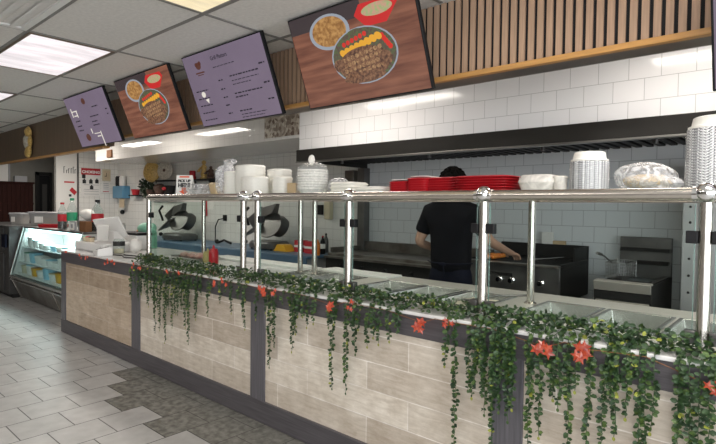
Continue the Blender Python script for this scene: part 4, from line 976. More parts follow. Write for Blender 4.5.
# ------------------------------------------------------------------ back prep counter
t = thing('prep_counter', 'long back prep counter under a blue sheet along the tiled wall', 'counter', (-8, 4.8, 0))
build('blue_top', MB().box((-11.75, 4.42, .83), (-4.75, 5.14, .87)), MT['blue'], t, bevel=.008)
build('blue_skirt', MB().box((-11.75, 4.40, .735), (-4.75, 4.425, .86)), MT['blue'], t, bevel=.006)
build('cabinet_body', MB().box((-11.7, 4.46, .0), (-4.8, 5.13, .83)), MT['greyplastic'], t)
for x in (-11.0, -10.2, -9.4, -8.6, -7.8, -7.0, -6.2, -5.4): build('door', MB().box((x - .37, 4.435, .08), (x + .37, 4.46, .80)), MT['whiteplastic'], t, bevel=.004)
MT['slicergrey'] = mat('slicer_grey', (.10, .10, .10), .35, metal=.4)
def slicer(cx, label, k=1., m=None):
    y = 4.78; z = .87
    t = thing('meat_slicer', label, 'slicer', (cx, y, z), 'meat slicers on the prep counter')
    build('base', MB().lathe([(.5, .02), (.5, .09), (.44, .12)], (cx, y, z), 28, .72 * k, .40, True, 5), MT['slicergrey'], t, bevel=.004)
    for sx_ in (-.28, .28):
        for sy_ in (-.14, .14): build('foot', MB().tube([(cx + sx_ * k, y + sy_, z), (cx + sx_ * k, y + sy_, z + .03)], .018, 8), MT['black'], t)
    bl = MB(); bl.X = Matrix.Translation((cx + .08, y - .06, z + .36)) @ Matrix.Rotation(R(65), 4, 'X') @ Matrix.Rotation(R(14), 4, 'Y'); bl.lathe([(.20, -.012), (.205, 0), (.20, .012)], (0, 0, 0), 30); build('blade', bl, MT['darksteel'], t)
    mo = MB(); mo.X = Matrix.Translation((cx + .1, y + .08, z + .34)) @ Matrix.Rotation(R(65), 4, 'X'); mo.lathe([(.15, -.08), (.16, 0), (.12, .09)], (0, 0, 0), 24); build('motor', mo, MT['slicergrey'], t)
    ca = MB(); ca.X = Matrix.Translation((cx - .2, y - .08, z + .30)) @ Matrix.Rotation(R(-28), 4, 'Y') @ Matrix.Rotation(R(20), 4, 'X'); ca.box((-.20, -.15, -.015), (.20, .15, .015)); ca.box((-.20, .13, 0), (.20, .15, .22)); build('carriage', ca, MT['darksteel'], t, bevel=.006)
    ha = MB().tube([(cx - .22, y - .2, z + .34), (cx - .28, y - .24, z + .52), (cx - .2, y - .22, z + .60)], .02, 10); build('handle', ha, MT['black'], t)
    build('pusher', MB().hexa([(cx - .12, y - .1, z + .42), (cx + .18, y - .1, z + .52), (cx + .18, y + .02, z + .52), (cx - .12, y + .02, z + .42), (cx - .08, y - .08, z + .60), (cx + .24, y - .08, z + .66), (cx + .24, y, z + .66), (cx - .08, y, z + .60)]), MT['darksteel'], t, bevel=.01)
    build('knob', MB().ball((cx - .30, y - .2, z + .1), .035, 12, 8), MT['black'], t)
slicer(-8.45, 'grey meat slicer seen through the left glass pane', 1.)
slicer(-5.95, 'dark meat slicer seen between the posts at the rail joint', .8)
# food bowl
t = thing('food_bowl', 'shallow bowl of orange food left of the meat slicer', 'bowl', (-9.55, 4.7, .87))
build('bowl', MB().lathe([(.10, 0), (.20, .10), (.19, .10), (.09, .01)], (-9.55, 4.7, .87), 26), MT['pan'], t); build('food', MB().blob((-9.55, 4.7, .98), .18, (1, .9, .55), .2, 16, 9, 8), MT['saffron'], t)
tag(build('yellow_wedge', MB().prism([(-5.66, .87), (-5.38, .87), (-5.42, .93), (-5.46, .965), (-5.58, .965), (-5.63, .90)], 4.62, 4.78), MT['yellow'], origin=(-5.5, 4.7, .87), bevel=.006), 'yellow plastic scraper block lying on the blue counter', 'scraper')
for x, y, lb in ((-5.28, 4.8, 'red and white carton left of the sauce bottles'), (-5.02, 4.75, 'second red carton nearest the dark bottles')):
    t = thing('red_carton', lb, 'carton', (x, y, .87)); build('carton', MB().box((x - .075, y - .06, .87), (x + .075, y + .06, 1.03)), MT['redprint'], t, bevel=.003); build('white_band', MB().box((x - .076, y - .061, .935), (x + .076, y + .061, .965)), MT['paper'], t)
def bottle(cx, cy, z, r, h, m, capm, label, cat='bottle', lab=None, group=None, nm='bottle', fill=None):
    t = thing(nm, label, cat, (cx, cy, z), group)
    build('bottle_body', MB().lathe([(r * .9, 0), (r, .008), (r, h * .62), (r * .92, h * .68), (r * .38, h * .86), (r * .34, h * .93)], (cx, cy, z), 20), m, t)
    build('cap', MB().lathe([(r * .42, h * .93), (r * .42, h), (r * .3, h)], (cx, cy, z), 14), capm, t)
    if lab: build('bottle_label', MB().lathe([(r * 1.015, h * .30), (r * 1.015, h * .56)], (cx, cy, z), 20, closed=False), lab, t)
    if fill: build('drink', MB().lathe([(r * .93, .006), (r * .93, h * fill[1])], (cx, cy, z), 18), fill[0], t)
    return t
bottle(-4.86, 4.80, .87, .035, .24, MT['black'], MT['redprint'], 'dark sauce bottle with red cap by the steel post', lab=MT['paper'])
bottle(-4.75 - .02, 4.62, .87, .032, .22, MT['saffron'], MT['paper'], 'orange sauce bottle with white cap in front of the post', lab=None)
bottle(-4.98, 4.98, .87, .035, .26, MT['darksteel'], MT['black'], 'tall dark bottle behind the red cartons')
tag(build('yellow_towel', MB().box((-5.13, 5.08, 1.32), (-5.01, 5.149, 1.64)), MT['cream'], origin=(-5.07, 5.1, 1.3), bevel=.012), 'yellow cloth hanging on the tiles left of the hood post', 'towel')
tag(build('wall_switch', MB().box((-5.30, 5.12, 1.38), (-5.20, 5.149, 1.52)), MT['black'], origin=(-5.25, 5.13, 1.38), bevel=.004), 'black switch box on the tiles beside the yellow cloth', 'switch')
t = thing('wall_outlet', 'black wall outlet with a hanging cable above the blue counter', 'outlet', (-7.6, 5.13, 1.28))
build('plate', MB().box((-7.65, 5.13, 1.23), (-7.55, 5.149, 1.33)), MT['black'], t, bevel=.004); build('cable', MB().tube([(-7.6, 5.12, 1.27), (-7.72, 5.09, 1.25), (-7.80, 5.08, 1.12), (-7.78, 5.07, .96), (-7.68, 5.0, .885), (-7.5, 4.95, .885)], .009, 8), MT['black'], t)
tag(build('kitchen_tool', MB().tube([(-7.3, 4.8, .885), (-7.18, 4.84, .93), (-7.0, 4.85, .89)], .02, 8).ball((-7.32, 4.8, .905), .035), MT['soot'], origin=(-7.2, 4.8, .87)), 'small dark utensil lying on the blue counter below the outlet', 'utensil')
tag(build('paper_notice', MB().box((-8.15, 5.14, 1.42), (-7.95, 5.149, 1.68)), MT['paper'], origin=(-8.05, 5.145, 1.42)), 'white sheet taped on tiles right of the slicer', 'notice')
tag(build('red_apron', MB().box((-8.27, 5.12, 1.30), (-8.15, 5.149, 1.68)), MT['redprint'], origin=(-8.2, 5.13, 1.3), bevel=.01), 'red cloth hanging on the tiles left of the white sheet', 'cloth')
# back-wall shelves
t = thing('display_shelf', 'dark wall shelf with wicker items under the yellow mask', 'shelf', (-9.7, 5.05, 1.68))
build('board', MB().box((-10.0, 4.92, 1.665), (-9.05, 5.149, 1.69)), MT['soot'], t, bevel=.003); build('upper_board', MB().box((-9.85, 4.96, 1.95), (-9.2, 5.149, 1.97)), MT['soot'], t, bevel=.003)
for x in (-9.8, -9.25): build('bracket', MB().box((x - .01, 5.0, 1.6), (x + .01, 5.149, 1.665)), MT['soot'], t)
wr = MB(); rnd = random.Random(5)
for i in range(420):
    a = rnd.uniform(0, 2 * PI); e = math.acos(rnd.uniform(-1, 1)); rr_ = .30 * rnd.uniform(.6, 1)
    p = Vector((-10.08 + rr_ * .9 * math.sin(e) * math.cos(a), 5.0 + rr_ * .4 * math.sin(e) * math.sin(a), 1.83 + rr_ * .75 * math.cos(e)))
    leaf(wr, p, rv(), rv(), rnd.uniform(.04, .065))
t = thing('potted_plant', 'bushy dark plant at the left end of the wall shelf', 'plant', (-10.05, 5.0, 1.62)); build('foliage', wr, [MT['wreath']], t, smooth=False); build('pot', MB().lathe([(.07, 0), (.10, .10)], (-9.95, 5.0, 1.69), 16), MT['wicker'], t)
t = thing('wicker_basket', 'brown wicker basket of dried flowers on the wall shelf', 'basket', (-9.65, 5.03, 1.69))
build('basket', MB().lathe([(.10, 0), (.16, .12), (.15, .13), (.09, .01)], (-9.65, 5.03, 1.69), 22, 1.1, .6), MT['wicker'], t); build('dried_flowers', MB().blob((-9.65, 5.03, 1.83), .13, (1.1, .6, .6), .5, 16, 9, 6), MT['wicker'], t)
t = thing('wicker_basket', 'dark round basket at the right end of the wall shelf', 'basket', (-9.28, 5.03, 1.69))
build('basket', MB().lathe([(.11, 0), (.15, .16), (.14, .17), (.09, .01)], (-9.28, 5.03, 1.69), 22, 1., .6), MT['soot'], t); build('red_bow', MB().blob((-9.3, 4.93, 1.8), .05, (1.2, .5, .7), .5), MT['redprint'], t)
t = thing('carved_mask', 'yellow carved wooden face mask on the back wall shelf', 'mask', (-9.78, 5.05, 1.97)); t.rotation_euler = (0, 0, R(40)); t.location.y -= .12; mk = MB(); mk.blob((-9.78, 5.05, 2.13), .19, (.9, .35, 1.05), .08, 18, 12, 3); build('face', mk, MT['tangold'], t)
build('nose', MB().blob((-9.78, 4.99, 2.12), .03, (.7, .8, 1.6), 0), MT['tangold'], t)
for s in (-1, 1): build('eye', MB().ball((-9.78 + s * .05, 5.0, 2.17), .015), MT['soot'], t); build('ear', MB().blob((-9.78 + s * .15, 5.06, 2.12), .03, (.8, .6, 1.4), 0), MT['tangold'], t)
t = thing('decorative_plate', 'round glass-like decorative plate right of the yellow mask', 'plate', (-9.35, 5.08, 1.97)); t.rotation_euler = (0, 0, R(32)); t.location.y -= .10; m = MB(); m.X = Matrix.Translation((-9.35, 5.08, 2.15)) @ Matrix.Rotation(PI / 2 - .12, 4, 'X'); m.lathe([(.06, .03), (.13, .02), (.18, 0), (.185, .008), (.13, .03), (.06, .04)], (0, 0, 0), 30, .85, 1); build('dish', m, MT['ivory'], t)
m = MB(); m.X = Matrix.Translation((-9.35, 5.055, 2.15)) @ Matrix.Rotation(PI / 2 - .12, 4, 'X'); build('centre_motif', m.lathe([(.05, 0), (.05, .008), (.02, .02)], (0, 0, 0), 8, 1, 1), MT['wicker'], t)
t = thing('display_shelf', 'short black bracket shelf carrying the brown figurines', 'shelf', (-8.1, 5.05, 1.95)); build('board', MB().box((-8.5, 4.95, 1.93), (-7.65, 5.149, 1.955)), MT['soot'], t, bevel=.003); build('bracket', MB().box((-7.86, 5.0, 1.80), (-7.83, 5.149, 1.93)).box((-7.86, 4.98, 1.9), (-7.83, 5.0, 1.93)), MT['soot'], t)
def figure(cx, z, h, label, m):
    t = thing('figurine', label, 'figurine', (cx, 5.04, z)); build('base', MB().lathe([(.07, 0), (.07, .03), (.05, .04)], (cx, 5.04, z), 14), m, t)
    build('figure', MB().lathe([(.055, .04), (.075, h * .25), (.05, h * .5), (.065, h * .66), (.03, h * .78)], (cx, 5.04, z), 14, 1, .7).ball((cx, 5.04, z + h * .88), h * .12), m, t); build('arm', MB().tube([(cx - .06, 5.02, z + h * .62), (cx - .10, 4.98, z + h * .4), (cx - .03, 4.97, z + h * .42)], .018, 8), m, t)
figure(-8.1, 1.955, .33, 'tall brown figurine on the short black shelf', MT['tangold']); figure(-7.88, 1.955, .22, 'shorter brown figurine at the right of the tall one', MT['wicker'])
for cx, lb, m in ((-8.46, 'red tin at the left end of the short black shelf', MT['redprint']), ): tag(build('tin', MB().lathe([(.055, 0), (.055, .15), (.045, .16)], (cx, 5.03, 1.955), 18), m, origin=(cx, 5.03, 1.955)), lb, 'tin')
t = thing('dark_trinkets_frame', 'small dark frame leaning below the red tin', 'frame', (-8.7, 5.1, 1.8)); build('frame', MB().box((-8.80, 5.11, 1.82), (-8.52, 5.149, 2.02)), MT['soot'], t, bevel=.01); build('picture', MB().box((-8.77, 5.105, 1.85), (-8.55, 5.111, 1.99)), MT['wicker'], t)
t = thing('wall_flower_pot', 'small red flower pot on a bracket left of the shelf', 'pot', (-10.75, 5.05, 1.68)); build('pot', MB().lathe([(.06, 0), (.09, .12), (.08, .12)], (-10.72, 5.05, 1.69), 16), MT['redprint'], t); build('bracket', MB().box((-10.9, 4.98, 1.665), (-10.55, 5.149, 1.69)), MT['soot'], t)
t = thing('soap_dispenser', 'blue paper towel dispenser on the back wall near the corner', 'dispenser', (-11.42, 5.05, 1.62)); build('case', MB().box((-11.68, 4.98, 1.62), (-11.18, 5.149, 1.89)), MT['bluebox'], t, bevel=.015); build('paper_tail', MB().box((-11.42, 5.02, 1.42), (-11.2, 5.03, 1.62)), MT['bread'], t)
for x, m, lb in ((-11.55, MT['soot'], 'black bottle on top of the blue dispenser'), (-11.36, MT['paper'], 'white paper roll on top of the blue dispenser')): tag(build('bottle' if m is MT['soot'] else 'paper_roll', MB().lathe([(.06, 0), (.065, .02), (.065, .19), (.045, .22)], (x, 5.06, 1.89), 16), m, origin=(x, 5.06, 1.89)), lb, 'bottle' if m is MT['soot'] else 'paper roll')
tag(build('coat_hook', MB().ball((-11.5, 5.12, 1.32), .05, 12, 8), MT['soot'], origin=(-11.5, 5.12, 1.32)), 'round black hook on the wall beneath the blue dispenser', 'hook')
# jars on the left of prep counter
for x, h, lb, m in ((-10.9, .30, 'clear storage jar with steel lid at the far end of the blue counter', MT['petplastic']), (-10.62, .24, 'shorter clear jar right of the tall storage jar', MT['petplastic'])):
    t = thing('storage_jar', lb, 'jar', (x, 4.7, .87)); build('jar', MB().lathe([(.08, 0), (.09, .02), (.09, h * .8), (.075, h * .88)], (x, 4.7, .87), 18), m, t); build('lid', MB().lathe([(.08, h * .88), (.08, h), (.07, h)], (x, 4.7, .87), 18), MT['steel'], t)
# soffit decor
m, tt, b_ = nt('photo_collage'); vo = N(tt, 'ShaderNodeTexVoronoi'); vo.inputs['Scale'].default_value = 26; tc = N(tt, 'ShaderNodeTexCoord'); tt.links.new(tc.outputs['Object'], vo.inputs['Vector'])
rp = N(tt, 'ShaderNodeValToRGB'); rp.color_ramp.elements[0].color = (.10, .06, .04, 1); rp.color_ramp.elements[1].color = (.55, .50, .42, 1); sepc = N(tt, 'ShaderNodeSeparateColor'); tt.links.new(vo.outputs['Color'], sepc.inputs[0]); tt.links.new(sepc.outputs[0], rp.inputs[0]); tt.links.new(rp.outputs[0], b_.inputs['Base Color'])
tag(build('wall_print', MB().box((-5.17, 4.068, 2.335), (-4.50, 4.079, 2.60)), m, origin=(-4.8, 4.07, 2.335), smooth=False), 'brown speckled photo collage on the tiled bulkhead by the hood corner', 'print')
tag(build('wall_tile_ornament', MB().box((-9.75, 4.05, 2.34), (-9.55, 4.079, 2.48)), MT['brownbox'], origin=(-9.65, 4.07, 2.34), bevel=.01), 'small reddish-brown ornament on the bulkhead under the far menu screen', 'ornament')

# ------------------------------------------------------------------ end wall posters
def poster(name, y0, y1, z0, z1, m, label, cat):
    t = thing(name, label, cat, (-11.79, (y0 + y1) / 2, z0)); build('sheet', MB().box((-11.80, y0, z0), (-11.782, y1, z1)), m, t); return t
def rect(t, y0, y1, z0, z1, m, nm, lift=0): return build(nm, MB().box((-11.784, y0, z0), (-11.779 + lift, y1, z1)), m, t, smooth=False)
def wtext(t, body, size, y, z, m, nm, bold=.004): 
    b = MB(); b.text(body, size, Matrix.Translation((-11.775, y, z)) @ Matrix.Rotation(PI / 2, 4, 'Z') @ Matrix.Rotation(PI / 2, 4, 'X'), 'CENTER', bold); return build(nm, b, m, t, smooth=False)
t = poster('safety_poster', 4.37, 4.765, 1.66, 2.26, MT['paper'], 'white first aid poster with red CHOKING heading on the end wall', 'poster')
rect(t, 4.37, 4.765, 2.12, 2.26, MT['redprint'], 'red_heading'); wtext(t, 'CHOKING', .078, 4.567, 2.155, MT['paper'], 'heading_text')
for y, z in ((4.43, 1.97), (4.565, 1.97), (4.69, 1.98), (4.58, 1.84), (4.42, 2.08)): rect(t, y - .035, y + .035, z - .04, z + .04, MT['ink'], 'pictogram'); build('pictogram_head', MB().box((-11.784, y - .014, z + .04), (-11.779, y + .014, z + .065)), MT['ink'], t)
for z in (1.90, 1.80, 1.76, 1.70): rect(t, 4.42, 4.73, z, z + .008, MT['greyplastic'], 'text_line')
t = poster('framed_clock', 4.81, 4.985, 2.0, 2.26, MT['cream'], 'cream square wall clock right of the CHOKING poster', 'clock'); rect(t, 4.83, 4.965, 2.03, 2.23, MT['bread'], 'clock_face'); rect(t, 4.89, 4.90, 2.10, 2.18, MT['ink'], 'hand', .002); rect(t, 4.86, 4.90, 2.10, 2.115, MT['ink'], 'hand', .002)
t = poster('paper_notice', 4.80, 4.97, 1.74, 1.98, MT['paper'], 'small white notice with red line below the square clock', 'notice'); rect(t, 4.82, 4.95, 1.76, 1.775, MT['redprint'], 'red_line'); 
for z in (1.82, 1.86, 1.90, 1.94): rect(t, 4.83, 4.94, z, z + .01, MT['greyplastic'], 'text_line')
t = thing('menu_poster', 'tall white handwritten notice at the left end of the tiled wall', 'notice', (-11.78, 4.1, 1.25)); build('sheet', MB().box((-11.784, 3.91, 1.25), (-11.776, 4.27, 2.45)), MT['paper'], t)
for y, h in ((4.02, .13), (4.07, .06), (4.11, .09), (4.16, .10), (4.20, .13), (4.235, .08)): build('handwriting', MB().box((-11.777, y, 2.13), (-11.773, y + .012, 2.13 + h)).box((-11.777, y, 2.13 + h), (-11.773, y + .03, 2.14 + h)), MT['ink'], t, smooth=False)
build('red_line', MB().box((-11.777, 4.03, 1.93), (-11.773, 4.23, 1.96)), MT['redprint'], t)
build('red_sticker', MB().add([(-11.772, 4.13, 1.77), (-11.772, 4.18, 1.84), (-11.772, 4.28, 1.74), (-11.772, 4.23, 1.67)], [(0, 1, 2, 3)]), MT['redprint'], t); build('black_dot', MB().box((-11.777, 4.12, 1.64), (-11.773, 4.17, 1.69)), MT['ink'], t)

# wall ornament on the brown wall
t = thing('wall_ornament', 'gold and ivory carved ornament hanging on the brown wall', 'ornament', (-9.03, 2.6, 2.2))
build('top_scroll', MB().blob((-9.02, 2.585, 2.575), .10, (1.0, .4, .85), .35, 18, 10, 1), MT['tangold'], t); build('bottom_scroll', MB().blob((-9.02, 2.585, 2.28), .10, (1.1, .4, .95), .35, 18, 10, 7), MT['tangold'], t)
build('ivory_figure', MB().blob((-9.06, 2.58, 2.43), .11, (.9, .4, 1.0), .3, 18, 10, 2), MT['ivory'], t); build('side_scroll', MB().blob((-8.93, 2.585, 2.43), .07, (.7, .4, 1.4), .4, 14, 9, 5), MT['tangold'], t)

# ------------------------------------------------------------------ deli case
DX0, DX1 = -9.33, -6.95
t = thing('deli_display_case', 'lit glass deli display case with slanted front at the end of the counter', 'display case', (-8.1, 2.8, 0))
build('base', MB().prism_x([(2.56, .02), (2.44, .33), (2.44, .345), (3.2, .345), (3.2, .02)], DX0 + .02, DX1), MT['greased'], t, bevel=.004)
build('bumper', MB().box((DX0, 2.405, .345), (DX1, 2.47, .385)).box((DX0, 2.41, .30), (DX1, 2.45, .325)), MT['steel'], t, bevel=.006)
build('top_deck', MB().box((DX0, 2.60, 1.105), (DX1, 3.2, 1.13)), MT['darksteel'], t, bevel=.003)
build('back_wall', MB().box((DX0 + .02, 3.17, .345), (DX1, 3.2, 1.105)), MT['whiteplastic'], t)
for x in (DX0, DX1 - .02):
    build('end_frame', MB().prism_x([(2.405, .345), (2.60, 1.13), (2.635, 1.13), (2.44, .345)], x - .012, x + .012), MT['whiteplastic'], t)
    build('end_panel', MB().prism_x([(2.43, .385), (2.61, 1.105), (3.17, 1.105), (3.17, .385)], x + .0, x + .012), MT['whiteplastic'], t, smooth=False)
build('front_glass', MB().hexa([(DX0 + .012, 2.417, .385), (DX1, 2.417, .385), (DX1, 2.423, .385), (DX0 + .012, 2.423, .385), (DX0 + .012, 2.597, 1.11), (DX1, 2.597, 1.11), (DX1, 2.603, 1.11), (DX0 + .012, 2.603, 1.11)]), MT['casegl'], t, smooth=False)
for x in (DX0, -7.58): build('leg', MB().prism_x([(2.42, .335), (2.56, .0), (2.60, .0), (2.46, .335)], x - .02, x + .02), MT['pipe'], t, bevel=.003)
MT['tube'] = emis('case_light_tube', (.75, 1.0, 1.0), 5.)
build('light_tube', MB().tube([(DX0 + .06, 2.66, 1.08), (DX1 - .06, 2.66, 1.08)], .016, 10), MT['tube'], t)
build('floor_plate', MB().box((DX0 + .02, 2.45, .40), (DX1, 3.17, .41)), MT['whiteplastic'], t)
for z, y in ((.58, 2.52), (.80, 2.58)): build('shelf', MB().box((DX0 + .03, y, z), (DX1, 3.17, z + .008)), MT['whiteplastic'], t, smooth=False)
MT['palebl'] = mat('pale_blue_pack', (.30, .58, .72), .4)
fm = [MT['palebl'], MT['paper'], MT['yellow'], MT['palebl'], MT['redprint'], MT['teal'], MT['paper'], MT['cream']]
rnd = random.Random(11)
k = 0
for z, y in ((.41, 2.53), (.588, 2.57), (.808, 2.62)):
    for i in range(9):
        x = DX0 + .20 + i * .24 + rnd.uniform(-.03, .03); h = rnd.uniform(.06, .15); m = fm[rnd.randrange(8)]
        t2 = thing('dessert_pack', ['packaged food on the case floor', 'packaged food on the lower case shelf', 'packaged food on the upper case shelf'][k // 9] + ', one of a mixed row behind the slanted glass', 'food pack', (x, y, z), ['packs on the case floor', 'packs on the lower case shelf', 'packs on the upper case shelf'][k // 9])
        build('tub', MB().lathe([(.42, 0), (.5, h)], (x, y + .08, z), 20, .21, .17, True, 4), MT['paper'] if k % 2 else m, t2); build('lid', MB().lathe([(.52, h), (.52, h + .008), (.45, h + .014)], (x, y + .08, z), 20, .21, .17, True, 4), m, t2); k += 1
# things on the case
bottle(-8.02, 2.72, 1.13, .060, .38, MT['petplastic'], MT['redprint'], 'cola bottle with red label at the left of the case-top bottles', lab=MT['redprint'], nm='soda_bottle', fill=(MT['cola'], .5))
bottle(-7.60, 2.70, 1.13, .064, .44, MT['petplastic'], MT['greenlabel'], 'large clear bottle with green label between the two cola bottles', lab=MT['greenlabel'], nm='soda_bottle')
bottle(-7.62, 3.05, 1.13, .062, .40, MT['petplastic'], MT['black'], 'tall clear bottle behind the crumpled white napkins', nm='soda_bottle')
bottle(-7.14, 2.85, 1.13, .075, .42, MT['petplastic'], MT['black'], 'cola bottle with red label at the right end of the case top', lab=MT['redprint'], nm='soda_bottle', fill=(MT['cola'], .55))
tag(build('napkin_dispenser', MB().box((-7.56, 2.76, 1.13), (-7.26, 2.92, 1.27)).box((-7.54, 2.755, 1.16), (-7.28, 2.761, 1.25)), MT['greyplastic'], origin=(-7.4, 2.84, 1.13), bevel=.006), 'grey napkin dispenser behind the framed card on the case', 'dispenser')
tag(build('napkin_bag', MB().blob((-7.41, 2.84, 1.345), .12, (1.35, .7, .62), .35, 18, 10, 14), MT['paper'], origin=(-7.41, 2.84, 1.27)), 'crumpled white napkins on top of the grey dispenser', 'napkins')
t = thing('framed_card', 'small grey framed card standing before the white napkins', 'card', (-7.42, 2.65, 1.13)); build('frame', MB().box((-7.52, 2.64, 1.13), (-7.34, 2.66, 1.26)), MT['greyplastic'], t, bevel=.003); build('card', MB().box((-7.505, 2.637, 1.145), (-7.355, 2.641, 1.245)), MT['paper'], t); build('print', MB().box((-7.47, 2.634, 1.17), (-7.40, 2.638, 1.22)), MT['greyplastic'], t)
tag(build('brown_box', MB().box((-7.24, 2.66, 1.13), (-7.04, 2.74, 1.27)), MT['brownbox'], origin=(-7.14, 2.7, 1.13), bevel=.003), 'brown box beside the framed card on the case top', 'box')
o = tag(build('red_tray', MB().lathe([(.46, 0), (.5, .05), (.47, .05), (.44, .01)], (0, 0, 0), 28, .40, .20, True, 7), MT['redlid']), 'flat red tray in front of the large grey tub', 'tray'); o.location = (-8.62, 2.80, 1.13); o.rotation_euler = (0, 0, R(38))
def bin_(x, y, z, w, d, h, label, rz=0.):
    t = thing('storage_tub', label, 'tub', (x, y, z)); build('tub', MB().lathe([(.43, 0), (.49, h)], (x, y, z), 28, w, d, True, 7), MT['bin'], t); build('lid', MB().lathe([(.53, h), (.53, h + .018), (.48, h + .025)], (x, y, z), 28, w, d, True, 7), MT['greyplastic'], t)
    build('tub_label', MB().box((x - w * .28, y - d * .49 - .004, z + h * .25), (x - w * .05, y - d * .47, z + h * .75)), MT['paper'], t); build('contents', MB().lathe([(.38, .01), (.42, h * .6)], (x, y, z), 24, w, d, True, 7), MT['bread'], t)
    t.rotation_euler = (0, 0, rz)
bin_(-9.36, 2.98, 1.13, .58, .26, .20, 'large grey lidded storage tub behind the red tray', R(41))
# cabinet left of the case
t = thing('dark_cabinet', 'dark charcoal drawer cabinet left of the glass case', 'cabinet', (-10, 2.6, 0))
build('body', MB().box((-11.6, 2.42, .06), (-9.40, 3.1, 1.13)), MT['cabinet'], t, bevel=.004); build('plinth', MB().box((-11.6, 2.47, 0), (-9.40, 3.08, .06)), MT['soot'], t)
for x in (-9.95, -10.68, -11.3):
    for z0, z1 in ((.10, .70), (.74, 1.09)):
        dn = build('door' if z0 < .5 else 'drawer', MB().box((x - .33, 2.40, z0), (x + .33, 2.42, z1)), MT['cabinet'], t, bevel=.003); build('handle', MB().tube([(x - .08, 2.385, z1 - .06), (x + .08, 2.385, z1 - .06)], .008, 8), MT['darksteel'], dn)
bin_(-10.3, 2.82, 1.13, .26, .24, .17, 'small grey lidded tub at the left on the dark cabinet', R(41))
tag(build('black_cloth', MB().blob((-9.52, 2.52, 1.0), .11, (.9, .9, 1.0), .2, 16, 10, 6).box((-9.62, 2.375, .80), (-9.42, 2.40, 1.0)), MT['navy'], origin=(-9.5, 2.5, 1.0)), 'dark navy cloth draped over the cabinet corner by the case', 'cloth')
# booth partition in the hall
t = thing('booth_partition', 'dark red slatted wooden booth partition in the back room', 'partition', (-12.6, 3.3, 0))
build('panel', MB().box((-12.65, 2.4, 0), (-12.6, 3.70, 1.90)), MT['booth'], t); pl = MB()
for i in range(16): pl.box((-12.6, 2.42 + i * .08, .02), (-12.58, 2.47 + i * .08, 1.88))
build('slat_front', pl, MT['booth'], t, smooth=False); build('top_cap', MB().box((-12.67, 2.38, 1.90), (-12.56, 3.72, 1.94)), MT['booth'], t, bevel=.005); build('mid_rail', MB().box((-12.6, 2.4, 1.46), (-12.565, 3.70, 1.50)), MT['booth'], t)
tag(build('white_box', MB().box((-12.68, 3.35, 1.94), (-12.56, 3.58, 2.06)), MT['greyplastic'], origin=(-12.6, 3.45, 1.94), bevel=.004), 'pale grey box on top of the booth partition', 'box')

# ------------------------------------------------------------------ register corner
t = thing('cash_register', 'white point of sale terminal with tilted screen on the counter end', 'register', (-6.2, 2.6, CT))
rx, ry = -6.33, 2.56
build('cash_drawer', MB().box((-6.575, 2.37, CT), (-5.80, 2.80, CT + .095)), MT['whiteplastic'], t, bevel=.008)
build('drawer_front', MB().box((-6.56, 2.362, CT + .012), (-5.82, 2.371, CT + .085)), MT['whiteplastic'], t, bevel=.003)
scn = MB(); scn.X = Matrix.Translation((-6.26, 2.64, CT + .245)) @ Matrix.Rotation(R(24), 4, 'Z') @ Matrix.Rotation(R(26), 4, 'X') @ Matrix.Rotation(R(-7), 4, 'Y'); scn.box((-.20, 0, -.13), (.20, .022, .14)); build('screen_back', scn, MT['whiteplastic'], t, bevel=.008)
build('screen_stand', MB().hexa([(-6.36, 2.62, CT + .09), (-6.10, 2.62, CT + .09), (-6.10, 2.79, CT + .09), (-6.36, 2.79, CT + .09), (-6.30, 2.64, CT + .22), (-6.16, 2.64, CT + .22), (-6.16, 2.68, CT + .22), (-6.30, 2.68, CT + .22)]), MT['whiteplastic'], t, bevel=.006)
pd = MB(); pd.X = Matrix.Translation((-6.02, 2.46, CT + .19)) @ Matrix.Rotation(R(-20), 4, 'Z') @ Matrix.Rotation(R(38), 4, 'Y'); pd.box((-.05, -.06, -.11), (-.025, .06, .11)); build('customer_display', pd, MT['paper'], t, bevel=.006)
t = thing('card_reader', 'white card reader with dark screen right of the register drawer', 'card reader', (-5.6, 2.28, CT))
XR = Matrix.Translation((-5.60, 2.285, CT)) @ Matrix.Rotation(R(-12), 4, 'Z')
cr = MB(); cr.X = XR; cr.hexa([(-.14, -.075, 0), (.14, -.075, 0), (.14, .075, 0), (-.14, .075, 0), (-.13, -.07, .04), (.13, -.07, .075), (.13, .07, .10), (-.13, .07, .065)]); build('reader_body', cr, MT['whiteplastic'], t, bevel=.008)
cr = MB(); cr.X = XR; cr.hexa([(-.09, -.05, .052), (.05, -.05, .07), (.05, .05, .088), (-.09, .05, .070), (-.09, -.05, .056), (.05, -.05, .075), (.05, .05, .093), (-.09, .05, .075)]); build('reader_screen', cr, MT['black'], t)
t = thing('tip_jar', 'glass jar with dark band right of the card reader', 'jar', (-5.70, 2.50, CT)); build('jar', MB().lathe([(.055, 0), (.06, .01), (.06, .13), (.05, .145), (.05, .16)], (-5.70, 2.50, CT), 22, closed=False), MT['petplastic'], t); build('band', MB().lathe([(.061, .085), (.061, .13)], (-5.70, 2.50, CT), 22, closed=False), MT['ink'], t); build('contents', MB().lathe([(.05, .005), (.05, .05)], (-5.70, 2.50, CT), 18), MT['cream'], t)
tag(build('receipt_pile', MB().blob((-5.64, 2.66, CT + .082), .088, (.95, .8, .85), .35, 16, 10, 17), MT['paper'], origin=(-5.64, 2.66, CT)), 'crumpled white paper pile right of the glass jar', 'paper')
t = thing('receipt_printer', 'black-topped white receipt printer behind the glass jar', 'printer', (-6.2, 2.9, CT)); build('body', MB().box((-6.42, 2.84, CT), (-6.0, 3.02, CT + .17)), MT['whiteplastic'], t, bevel=.01); build('top', MB().box((-6.43, 2.83, CT + .17), (-5.99, 3.03, CT + .20)), MT['black'], t, bevel=.008)
